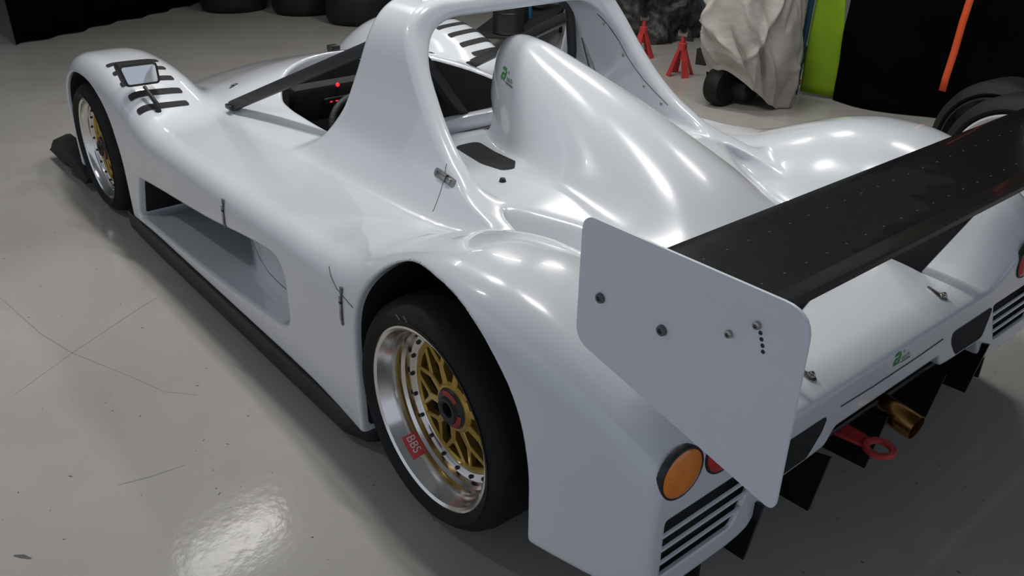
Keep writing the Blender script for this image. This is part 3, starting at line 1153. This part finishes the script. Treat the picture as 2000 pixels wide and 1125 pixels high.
# ---- wheels
def make_wheel(xc, yface, RT, RR, width, s, dd=0.0):
    """rim face towards +y when s=1; returns the rim object (part) with sub-parts."""
    Wm = empty('temp')
    bpy.data.objects.remove(Wm)
    y1 = 0.0                              # outer lip
    prof = [(RR - .004, -width + .0), (RR, -width + .002), (RR, -.014), (RR + .004, -.006), (RR + .003, .0), (RR - .003, .001), (RR - .010, -.004), (RR - .014, -.016), (RR - .022, -.036),
            (RR - .026, -.050), (RR - .027, -.066), (RR - .034, -.074), (RR - .036, -.088), (RR - .056, -.092), (RR - .060, -.096), (RR - .060, -.130), (RR - .035, -.14), (RR - .03, -width)]
    prof = [(r, a if (a > -.02 or i < 3 or a < -.135) else a + dd * min(1, (-a - .02) / .07)) for i, (r, a) in enumerate(prof)]
    rim = lathe('wheel', prof, M['alu'], car, 96, 'y')
    rim.location = (xc, yface, RT)
    if s < 0:
        rim.rotation_euler = (0, 0, math.pi)
    # tyre
    w = width + .012
    tp = []
    c_ = .045
    tp = [(RR - .002, -.004), (RR + .012, .010), (RR + .028, .016), (RT - .040, .014), (RT - .022, .004), (RT - .008, -.014), (RT - .001, -.040), (RT, -w * .5), (RT - .001, -w + .040), (RT - .008, -w + .014),
          (RT - .022, -w - .004), (RR + .03, -w - .014), (RR - .002, -w + .004)]
    ty_ = lathe('tyre', tp, M['rubber'], rim, 96, 'y', auto=60)
    # gold centre: hub disc and forked spokes
    rc = RR - .058
    yd = -.098 + dd
    lathe('centre_ring', [(rc + .001, yd + .004), (rc - .010, yd + .006), (rc - .014, yd + .001), (rc - .014, yd - .02), (rc + .001, yd - .02)], M['gold'], rim, 72, 'y')
    lathe('hub_disc', [(.040, yd + .020), (.060, yd + .020), (.068, yd + .012), (.070, yd - .02), (.04, yd - .02)], M['gold'], rim, 48, 'y')
    nsp = 10

    def bar2(bm, p, q, w0, w1, zf0, zf1, dep):
        p, q = Vector(p), Vector(q)
        d = (q - p).normalized(); nn = Vector((-d.y, d.x))
        a = [(p + nn * w0, zf0), (p - nn * w0, zf0), (q - nn * w1, zf1), (q + nn * w1, zf1)]
        ch = .0025
        top = [bm.verts.new((v.x * 1, z, v.y)) for v, z in [(p + nn * (w0 - ch), zf0), (p - nn * (w0 - ch), zf0), (q - nn * (w1 - ch), zf1), (q + nn * (w1 - ch), zf1)]]
        mid = [bm.verts.new((v.x, z - ch * 1.2, v.y)) for v, z in a]
        bot = [bm.verts.new((v.x, z - dep, v.y)) for v, z in a]
        bm.faces.new(top)
        for i in range(4):
            j = (i + 1) % 4
            bm.faces.new((top[i], top[j], mid[j], mid[i]))
            bm.faces.new((mid[i], mid[j], bot[j], bot[i]))
        bm.faces.new(bot[::-1])
    sme = None
    for k in range(nsp):
        if sme is None:
            bm = bmesh.new()
            rf = .112
            bar2(bm, (.060, 0), (rf + .004, 0), .011, .0085, yd + .017, yd + .012, .024)
            for sg in (-1, 1):
                a2 = sg * math.pi / nsp * .78
                bar2(bm, (rf - .006, sg * .002), ((rc - .008) * math.cos(a2), (rc - .008) * math.sin(a2)), .0070, .0052, yd + .012, yd + .004, .018)
            so = frombm('spoke', bm, M['gold'], rim, auto=30)
            sme = so.data
        else:
            so = bpy.data.objects.new('spoke', sme); COL.objects.link(so); so.parent = rim
        so.rotation_euler = (0, 2 * math.pi * (k + .35) / nsp, 0)
    # hub nut
    hn = lathe('centre_nut', [(.020, yd - .012), (.020, yd + .034), (.026, yd + .038), (.033, yd + .038), (.036, yd + .030), (.050, yd + .026), (.056, yd + .018), (.056, yd)], M['darkmetal'], rim, 40, 'y')
    lathe('hub_bore', [(0, yd - .008), (.021, yd - .008)], M['liner'], rim, 24, 'y')
    for k in range(3):
        a0 = 2 * math.pi * k / 3 + 1.0
        vs, fs = [], []
        for i in range(9):
            t = a0 + i / 8 * 1.3
            for (r, y_) in ((.037, yd + .0315), (.0495, yd + .0275)):
                vs.append((r * math.cos(t), y_, r * math.sin(t)))
        for i in range(8):
            fs.append((i * 2, i * 2 + 1, i * 2 + 3, i * 2 + 2))
        mk('nut_mark', vs, fs, M['red'], rim)
    # rim bolts
    bme = None
    for k in range(20):
        t = 2 * math.pi * k / 20
        if bme is None:
            bo = lathe('rim_bolt', [(0, .007), (.0045, .007), (.0055, .005), (.0055, 0)], M['darkmetal'], rim, 8, 'y')
            bme = bo.data
        else:
            bo = bpy.data.objects.new('rim_bolt', bme); COL.objects.link(bo); bo.parent = rim
        bo.location = ((RR - .046) * math.cos(t), -.091 + dd, (RR - .046) * math.sin(t))
    # brake disc
    lathe('brake_disc', [(.06, -.150), (.155, -.150), (.155, -.175), (.06, -.175)], M['darkmetal'], rim, 48, 'y')
    # inner dark back
    lathe('hub_carrier', [(0, -.185), (RR - .035, -.185)], M['liner'], rim, 48, 'y')
    return rim


RW = make_wheel(0, .918, .300, .236, .27, 1)
RW2 = make_wheel(0, -.918, .300, .236, .27, -1)
FW = make_wheel(2.62, .920, .292, .226, .24, 1, .05)
FW2 = make_wheel(2.62, -.920, .292, .226, .24, -1, .05)


def wheel_sticker(rim, RR, ang, width_ang):
    """red sticker with letters lying on the polished barrel."""
    ra = RR - .0262
    def T(u, v):                        # u along the circumference, v along the axle
        t = ang + u / ra
        rr = np.interp(v, [-.066, -.050, -.036, -.016], [RR - .027, RR - .026, RR - .022, RR - .014]) - .0012
        return Vector((rr * math.cos(t), v, rr * math.sin(t)))
    L = .032
    vs, fs = [], []
    nu, nv = 12, 5
    for i in range(nu + 1):
        for j in range(nv + 1):
            vs.append(T(-L + 2 * L * i / nu, -.062 + .040 * j / nv))
    for i in range(nu):
        for j in range(nv):
            a0 = i * (nv + 1) + j
            fs.append((a0, a0 + 1, a0 + nv + 2, a0 + nv + 1))
    mk('rim_sticker', vs, fs, M['sticker'], rim)
    me = text_mesh('BBS', .030)
    for v in me.vertices:
        p = T((v.co.x - .0275) * -1.02, -.0315 - v.co.y * 1.05)
        rr = Vector((p.x, 0, p.z)); v.co = p - rr.normalized() * .0008
    me.materials.clear(); me.materials.append(M['white'])
    o = bpy.data.objects.new('sticker_lettering', me); COL.objects.link(o); o.parent = rim


wheel_sticker(RW, .236, R(306), 0)
wheel_sticker(FW, .226, R(120), 0)

# chalk marks on the rear tyre wall
for (an, rr, sz) in ((R(75), .268, .009), (R(82), .270, .009), (R(262), .272, .010)):
    me_v, me_f = [], []
    c_ = Vector((rr * math.cos(an), .0165, rr * math.sin(an)))
    o = box('tyre_chalk_mark', (0, 0, 0), (sz * 2, .001, .003), M['grey'], RW, Matrix.Rotation(-an + .8, 3, 'Y'))
    o.location = c_

logo(lambda u, v: (0.740 - u, .33, .855 + v - u * .12), (0, -1, 0), .036)
logo(lambda u, v: (-1.0, .02 - u, .424 + v), (1, 0, 0), .034)

# ================================================================ the hall
def plane_struct(name, vs, material, kind='structure'):
    o = mk(name, vs, [(0, 1, 2, 3)], material, None, smooth=False)
    setp(o, kind=kind)
    return o


box_floor = mk('floor', [(-6, -4.95, 0), (9.5, -4.95, 0), (9.5, 7, 0), (-6, 7, 0)], [(0, 1, 2, 3)], M['floor'], None, False)
setp(box_floor, 'pale grey painted concrete workshop floor', None, None, 'structure')
def scuff(pts, w, m_='grey'):
    vs, fs = [], []
    for i, p in enumerate(pts):
        a = Vector(pts[max(i - 1, 0)]); b = Vector(pts[min(i + 1, len(pts) - 1)])
        d = (b - a).normalized(); n_ = Vector((-d.y, d.x)); ww = w * (.35 if i in (0, len(pts) - 1) else 1)
        vs += [(p[0] + n_.x * ww, p[1] + n_.y * ww, .0006), (p[0] - n_.x * ww, p[1] - n_.y * ww, .0006)]
    fs = [(2 * i, 2 * i + 1, 2 * i + 3, 2 * i + 2) for i in range(len(pts) - 1)]
    return mk('floor_scuff', vs, fs, M[m_], box_floor, False)


scuff([(.515, 1.775), (.50, 1.760), (.478, 1.745)], .006)
scuff([(.742, 1.592), (.732, 1.586)], .005)
scuff([(1.25, 1.62), (1.40, 1.41), (1.55, 1.17), (1.62, 1.05)], .0016, 'scratch')
scuff([(2.05, 1.52), (1.60, 1.46), (1.40, 1.41), (1.12, 1.30)], .0016, 'scratch')
scuff([(1.12, 1.30), (.98, 1.25), (.90, 1.18)], .002, 'scratch')
scuff([(.62, 1.50), (.60, 1.42), (.59, 1.33)], .003, 'scratch')
for (x, y) in ((1.86, 1.62), (2.34, 1.42), (.95, 1.16), (.60, 1.20), (.70, 1.10), (.42, 1.30), (1.42, 1.17), (-.78, .20), (-.95, .05), (-.72, -.30), (-.9, .35)):
    a = random.random() * 6
    scuff([(x, y), (x + .009 * math.cos(a), y + .009 * math.sin(a))], .004)
ce = mk('ceiling', [(-6, -4.95, CEIL + .2), (-6, 7, CEIL + .2), (9.5, 7, CEIL + .2), (9.5, -4.95, CEIL + .2)], [(0, 1, 2, 3)], M['ceil'], None, False)
setp(ce, 'dark workshop ceiling', None, None, 'structure')
box_w = box('wall_right', (1.75, -5.0, CEIL / 2 + .1), (15.5, .1, CEIL + .2), M['wall'])
setp(box_w, 'green grey painted workshop wall behind the clutter', None, None, 'structure')
wf = box('wall_front', (9.55, .8, CEIL / 2 + .1), (.1, 12.4, CEIL + .2), M['wall'])
setp(wf, 'green grey painted far workshop wall', None, None, 'structure')
tr = box('trim_1', (3.05, -4.91, CEIL / 2), (.10, .07, CEIL), M['wall'])
setp(tr, 'upright steel wall post painted green grey', None, None, 'structure')


def sheet(name, nu, nv, fn, material, parent=None, thick=.004):
    vs = [fn(i / nu, j / nv) for i in range(nu + 1) for j in range(nv + 1)]
    fs = [(i * (nv + 1) + j, (i + 1) * (nv + 1) + j, (i + 1) * (nv + 1) + j + 1, i * (nv + 1) + j + 1) for i in range(nu) for j in range(nv)]
    o = mk(name, vs, fs, material, parent)
    if thick:
        o.modifiers.new('thick', 'SOLIDIFY').thickness = thick
    return o


from mathutils import noise as mnoise


def nz(x, y, z, s=1.0):
    return mnoise.noise(Vector((x * s, y * s, z * s)))


# black curtain along the far wall
A0, A1 = Vector((6.75, .42, 0)), Vector((8.45, -2.6, 0))
dn = (A1 - A0).normalized(); nn_ = Vector((-dn.y, dn.x, 0))
cu = sheet('black_curtain', 90, 6, lambda u, v: tuple(A0.lerp(A1, u) + nn_ * (.03 * math.sin(u * 60) + .02 * math.sin(u * 23 + 1)) + Vector((0, 0, .01 + 2.6 * v))), M['blackcloth'])
setp(cu, 'black curtain hanging to the floor beyond the stacked tyres', 'curtain')

# tyres lying in stacks
def tyre_obj(name, r, w, ri, material=None):
    c = .05
    prof = [(ri, .02), (ri + .02, 0), (r - c, -.006), (r - .015, .015), (r, .05), (r + .002, w / 2), (r, w - .05), (r - .015, w - .015), (r - c, w + .006), (ri + .02, w), (ri, w - .02), (ri - .012, w / 2)]
    return lathe(name, prof, material or M['rubber'], None, 56, 'z', closed=True, auto=60)


t0 = tyre_obj('spare_tyre', .325, .27, .20)
stacks = [((6.00, -2.40), 'the stack closest to the race car'), ((6.78, -2.22), 'the middle tyre stack'), ((7.36, -1.72), 'the stack against the black curtain')]
fst = True
for (p, wh_) in stacks:
    for k in range(3):
        o = t0 if fst else t0.copy()
        if not fst: COL.objects.link(o)
        fst = False
        o.location = (p[0] + .012 * k, p[1] - .01 * k, .006 + .283 * k)
        setp(o, 'black racing slick tyre, %s of %s' % (('bottom one', 'second one up', 'top one')[k], wh_), 'tyre', 'tyres stacked flat on the floor')

# low trolley with odds and ends, seen under the roll hoop
TA = R(-52); TC = (4.15, -2.85); TH = .24
wb = empty('trolley', (TC[0], TC[1], 0))
setp(wb, 'low dark steel trolley on castors carrying bottles and boxes', 'trolley')
wb.rotation_euler = (0, 0, TA)
box('trolley_top', (0, 0, TH - .0125), (1.5, .50, .025), M['wood'], wb, bev=.005)
for sx in (-1, 1):
    for sy in (-1, 1):
        box('leg', (sx * .7, sy * .21, .145), (.04, .04, .17), M['darkmetal'], wb)
        lathe('castor', [(0, -.012), (.028, -.012), (.031, 0), (.028, .012), (0, .012)], M['rubber'], wb, 16, 'y', (sx * .7, sy * .21, .031))
    rbar('leg_brace', (sx * .7, -.21, .12), (sx * .7, .21, .12), .03, .03, M['darkmetal'], wb, .003)


def on_bench(u, v, z=TH + .001):
    return (TC[0] + u * math.cos(TA) - v * math.sin(TA), TC[1] + u * math.sin(TA) + v * math.cos(TA), z)


def bottle(loc, r, h, m, capm, label):
    e = empty('bottle', loc)
    setp(e, label, 'bottle')
    lathe('bottle_body', [(0, 0), (r, .0), (r, h * .72), (r * .9, h * .8), (r * .38, h * .88), (r * .38, h * .93)], m, e, 20, 'z')
    lathe('bottle_cap', [(r * .42, h * .90), (r * .42, h), (0, h)], capm, e, 16, 'z')
    return e


bottle(on_bench(.02, -.05), .03, .13, M['bluebottle'], M['white'], 'blue plastic bottle with white cap on the low trolley')
bottle(on_bench(-.45, .08), .04, .17, M['darkmetal'], M['black'], 'dark metal bottle with black cap on the low trolley')
for (u, v, sz, m_, lb) in ((.08, .16, (.09, .07, .04), 'white', 'small white carton lying behind the blue bottle'),
                           (.28, .18, (.07, .06, .04), 'fixture', 'small pale grey carton near the trolley end')):
    x, y, z = on_bench(u, v)
    e = empty('carton', (x, y, z)); setp(e, lb, 'carton'); e.rotation_euler = (0, 0, R(-40))
    box('carton_body', (0, 0, sz[2] / 2), sz, M[m_], e, bev=.003)
    box('carton_flap', (0, 0, sz[2] + .001), (sz[0] * .98, sz[1] * .45, .002), M[m_], e)
x, y, z = on_bench(-.18, .02)
tb = empty('tool_box', (x, y, z)); tb.rotation_euler = (0, 0, TA); setp(tb, 'black lidded tool box standing on the low trolley', 'tool box')
box('box_body', (0, 0, .07), (.26, .18, .14), M['black'], tb, bev=.01)
box('box_lid', (0, 0, .155), (.265, .185, .03), M['darkmetal'], tb, bev=.008)
tube('box_handle', [(-.07, 0, .168), (-.06, 0, .20), (.06, 0, .20), (.07, 0, .168)], .008, M['steel'], tb, 8)
x, y, z = on_bench(.56, .0)
en = empty('gearbox', (x, y, z)); en.rotation_euler = (0, 0, R(-30)); setp(en, 'dark cast gearbox lying on the end of the trolley', 'gearbox')
lathe('bell_housing', [(0, -.2), (.11, -.2), (.13, -.1), (.10, 0), (.075, .12), (.06, .2), (0, .2)], M['darkmetal'], en, 24, 'x', (0, 0, .132))
lathe('flange', [(.06, .2), (.10, .2), (.10, .215), (0, .215)], M['steel'], en, 20, 'x', (0, 0, .132))
for (u, v, rr) in ((-.62, -.03, .12),):
    x, y, z = on_bench(u, v)
    e = empty('oil_drum', (x, y, z)); setp(e, 'squat dark oil drum at the far end of the trolley', 'drum')
    lathe('drum_body', [(0, 0), (rr, 0), (rr + .004, .01), (rr, .02), (rr, .15), (rr + .004, .155), (rr, .16), (rr, .28), (rr + .004, .29), (rr - .01, .295), (0, .29)], M['black'], e, 32, 'z')
    lathe('drum_bung', [(.02, .29), (.02, .305), (0, .305)], M['steel'], e, 12, 'z', (.05, 0, 0))
lv = tube('tyre_lever', [on_bench(.30, -.40, .008), on_bench(.38, -.295, .50)], .009, M['steel'])
setp(lv, 'long bright steel bar leaning against the low trolley', 'bar')

# red axle stands
def axle_stand(loc, rz, label):
    e = empty('axle_stand', loc, R(rz))
    setp(e, label, 'axle stand', 'red axle stands')
    for k in range(4):
        a = R(45 + 90 * k)
        vs = []
        b0 = Vector((.10 * math.cos(a), .10 * math.sin(a), 0)); t0_ = Vector((.026 * math.cos(a), .026 * math.sin(a), .20))
        sd = Vector((-math.sin(a), math.cos(a), 0))
        for (p, w) in ((b0, .028), (t0_, .018)):
            for (q, n_) in ((-1, 0), (1, 0), (1, 1), (-1, 1)):
                vs.append(p + sd * w * q - Vector((math.cos(a), math.sin(a), 0)) * .008 * n_)
        mk('leg', vs, [(0, 1, 5, 4), (1, 2, 6, 5), (2, 3, 7, 6), (3, 0, 4, 7), (0, 3, 2, 1), (4, 5, 6, 7)], M['redpaint'], e, smooth=False)
    lathe('collar', [(.033, .185), (.033, .235), (.022, .24)], M['redpaint'], e, 16, 'z')
    tube('ratchet_post', [(0, 0, .12), (0, 0, .30)], .016, M['redpaint'], e, 10)
    prism('saddle', [(-.035, .325), (-.02, .305), (.02, .305), (.035, .325), (.035, .285), (-.035, .285)], lambda u, v, t: (u, t, v), -.018, .018, M['steel'], e)
    return e


axle_stand((2.70, -3.17, 0), 20, 'red axle stand on open floor beside the grey dust cover')
axle_stand((3.30, -3.40, 0), 55, 'red axle stand in front of the dark crumpled heap')

# dark crumpled heap
def heap_fn(c, rx, ry, h, seed, amp, sc, pw=.45):
    def fn(u, v):
        th = 2 * math.pi * u
        r = math.cos(v * math.pi / 2) ** pw
        z = h * math.sin(v * math.pi / 2)
        d = 1 + amp * (nz(math.cos(th) * 1.6 + seed, math.sin(th) * 1.6, v * 2.2, sc) + .5 * nz(math.cos(th) * 3.9, math.sin(th) * 3.9 + seed, v * 5, sc * 1.3))
        e = 1 + amp * .6 * nz(math.cos(th) * 2 + 9, math.sin(th) * 2, v * 3 + seed, sc)
        return (c[0] + rx * r * d * math.cos(th), c[1] + ry * r * d * math.sin(th), .004 + z * e)
    return fn


hp = sheet('crumpled_sheet', 110, 50, heap_fn((4.05, -4.15, 0), .56, .50, .75, 3.1, .25, 2.6), M['heap'], None, 0)
setp(hp, 'dark crumpled plastic sheet heaped over machinery by the wall', 'sheet')
pl = empty('pallet', (2.62, -3.92, 0)); pl.rotation_euler = (0, 0, R(15)); setp(pl, 'low dark wooden pallet on the floor by the crumpled sheet', 'pallet')
for k in range(5):
    box('plank', (0, -.26 + k * .13, .11), (.66, .10, .02), M['wood'], pl)
for k in range(3):
    box('bearer', (-.29 + k * .29, 0, .05), (.08, .62, .098), M['wood'], pl)
rb = empty('storage_box', (2.55, -3.75, .121)); rb.rotation_euler = (0, 0, R(15)); setp(rb, 'small dull red box sitting on the dark pallet', 'box')
box('box_body', (0, 0, .045), (.18, .13, .09), M['red'], rb, bev=.008)
box('box_lid', (0, 0, .098), (.185, .135, .016), M['redpaint'], rb, bev=.004)

# grey dust cover draped over a machine
CV = (1.95, -2.93)


FOLDS = []
rf_ = random.Random(21)
for k in range(46):
    FOLDS.append((rf_.uniform(0, 2 * math.pi), rf_.uniform(.05, 1.0), rf_.choice((-.65, -.5, -.35, -.2, .1, .45)) + rf_.uniform(-.15, .15),
                  rf_.uniform(.14, .42), rf_.uniform(.014, .034), rf_.uniform(.028, .062) * rf_.choice((1, 1, -1))))


def cover_fn(u, v):
    th = 2 * math.pi * u
    z = 1.25 * v + .02
    prof = np.interp(v, [0, .05, .12, .20, .32, .5, .7, .85, .95, 1.0], [.86, .88, .98, 1.06, 1.08, 1.0, .86, .66, .42, .02])
    cx_, sx_ = math.cos(th), math.sin(th)
    w1 = nz(cx_ * 1.1, sx_ * 1.1, v * 1.7 + 4, 1.2)
    w2 = nz(cx_ * 2.4, sx_ * 2.4, z * 2.4 + 1, 1.4)
    D = 0.0
    for (t0, z0, sl, ln, wd, am) in FOLDS:
        dt = (th - t0 + math.pi) % (2 * math.pi) - math.pi
        a = dt * .32 + .03 * w2
        b = z - z0 + .03 * w1
        al = b * math.cos(sl) + a * math.sin(sl)
        ac = a * math.cos(sl) - b * math.sin(sl) + .05 * al * al / ln
        if abs(al) < ln and abs(ac) < 4 * wd:
            D += am * math.exp(-abs(ac) ** 1.3 / wd ** 1.3) * (1 - (al / ln) ** 2)
    r = prof * (1 + .08 * w1 + .05 * w2) + D / .31
    hem = 0.0
    if v < .35:
        hem = (.35 - v) / .35 * (.20 * sstep(math.cos(th - 1.45), .1, .9) + .025 * math.sin(th * 5))
    return (CV[0] + .31 * r * cx_, CV[1] + .27 * r * sx_, max(.006, z + float(hem)))


cv = sheet('dust_cover', 260, 130, cover_fn, M['cover'], None, 0)
setp(cv, 'grey creased dust cover draped over a tall black machine', 'dust cover')
mc = empty('covered_machine', (CV[0], CV[1], 0)); setp(mc, 'black machine base showing under the hem of the grey dust cover', 'machine')
box('machine_body', (.02, .03, .10), (.24, .18, .13), M['black'], mc, bev=.05)
lathe('machine_wheel', [(0, -.05), (.09, -.05), (.115, -.055), (.125, -.03), (.125, .03), (.115, .055), (.09, .05), (0, .05)], M['rubber'], mc, 32, 'x', (.06, .17, .125))

# lime cloth panel with blue post
lm = empty('flag_board', (1.655, -3.42, 0)); setp(lm, 'tall lime green cloth panel on a dark blue metal post', 'flag')
def lime_fn(u, v):
    xa = .20 + (.175 - .20) * v * 2.6
    xa = .185 - .03 * v
    xb = -.085 + .16 * v
    return (xa + (xb - xa) * u, .012 * math.sin(v * 7 + u * 4) - .05 * u, .02 + 1.35 * v)
sheet('lime_cloth', 14, 24, lime_fn, M['lime'], lm, .004)
tube('post', [(.205, .03, 0), (.170, .03, 1.45)], .02, M['bluepost'], lm, 12)
lathe('post_clamp', [(.022, .0), (.030, .005), (.030, .04), (.022, .045)], M['brass'], lm, 16, 'z', (.205, .03, 0.06))
lathe('clamp_knob', [(0, .03), (.018, .028), (.020, 0)], M['bluebottle'], lm, 14, 'y', (.205, .05, .085))

# black covered partition with orange strap
B0, B1 = Vector((1.62, -3.58, 0)), Vector((-2.2, -4.1, 0))
bd = (B1 - B0).normalized(); bn = Vector((bd.y, -bd.x, 0))
bn = -bn if bn.y < 0 else bn
bc = sheet('black_tarpaulin', 120, 40, lambda u, v: tuple(B0.lerp(B1, u) + bn * (.05 * math.sin(u * 21 + 2.2 * v) + .04 * math.sin(u * 9 + 4 * v + 1) + .10 * (1 - v) + .03 * nz(u * 6, v * 5, 0, 1.5)) + Vector((0, 0, .005 + 2.2 * v))),
           M['blackcloth'], None, .004)
setp(bc, 'black tarpaulin hung beside the lime green panel', 'tarpaulin')
sv = []
for k in range(20):
    v = k / 19
    z = .22 + 1.5 * v
    cx_ = .875 - .06 * (z - .27)
    for q in (-1, 1):
        sv.append((cx_ - .021 * q, -3.40 + .004 * math.sin(v * 30), z))
so_ = mk('tie_strap', sv, [(2 * k, 2 * k + 1, 2 * k + 3, 2 * k + 2) for k in range(19)], M['orange'])
so_.modifiers.new('thick', 'SOLIDIFY').thickness = .003
setp(so_, 'orange webbing strap hanging down the black tarpaulin', 'strap')

# two loose wheels standing behind the car
def loose_wheel(loc, rz, tilt, r, label, rimmat):
    e = empty('loose_wheel', loc)
    e.rotation_euler = (R(tilt), 0, R(rz))
    setp(e, label, 'wheel')
    w = .24
    ri = r * .76
    prof = [(ri, -.10), (ri + .015, -.12), (r - .05, -.126), (r - .012, -.10), (r, -.06), (r, .06), (r - .012, .10), (r - .05, .126), (ri + .015, .12), (ri, .10), (ri - .01, 0)]
    ty2 = lathe('tyre', prof, M['rubber'], e, 72, 'y', (0, 0, r), closed=True, auto=60)
    rm = lathe('rim', [(ri + .004, .122), (ri - .004, .124), (ri - .012, .10), (ri - .022, .06), (ri - .03, .03), (ri - .05, .02), (ri - .05, -.02), (ri - .012, -.10), (ri + .004, -.12)], rimmat, e, 64, 'y', (0, 0, r))
    for k in range(9):
        a = 2 * math.pi * k / 9
        rbar('spoke', (.05 * math.cos(a), .03, r + .05 * math.sin(a)), ((ri - .04) * math.cos(a), .01, r + (ri - .04) * math.sin(a)), .02, .018, M['darkmetal'], rm, .003)
    if rimmat == M['white']:
        lathe('rim_face', [(ri - .012, .098), (ri - .05, .088), (.09, .07), (.07, .05)], rimmat, rm, 48, 'y', (0, 0, r))
    lathe('hub', [(0, .05), (.05, .045), (.065, .03), (.065, -.03)], M['darkmetal'], e, 24, 'y', (0, 0, r))
    return e


loose_wheel((.09, -2.34, .004), -6, 0, .300, 'black racing wheel with dark rim leaning by the tarpaulin', M['black'])
loose_wheel((-.12, -2.02, .004), -6, 0, .315, 'black racing wheel with white rim edge in front of another wheel', M['white'])

for i, (x, y, rz, L, pw) in enumerate(TUBES):
    t = empty('ceiling_lamp', (x, y, CEIL))
    t.rotation_euler = (0, 0, R(rz))
    setp(t, 'long fluorescent ceiling lamp above the workshop floor', 'ceiling lamp', 'fluorescent ceiling lamps')
    box('lamp_housing', (0, 0, .06), (L + .1, .16, .06), M['fixture'], t, bev=.01)
    la = bpy.data.lights.new('tube_light', 'AREA')
    la.shape = 'RECTANGLE'; la.size = L; la.size_y = .028
    la.energy = pw
    la.color = (1.0, 0.98, 0.94)
    lo = bpy.data.objects.new('tube_light', la)
    COL.objects.link(lo); lo.parent = t; lo.location = (0, 0, .02)
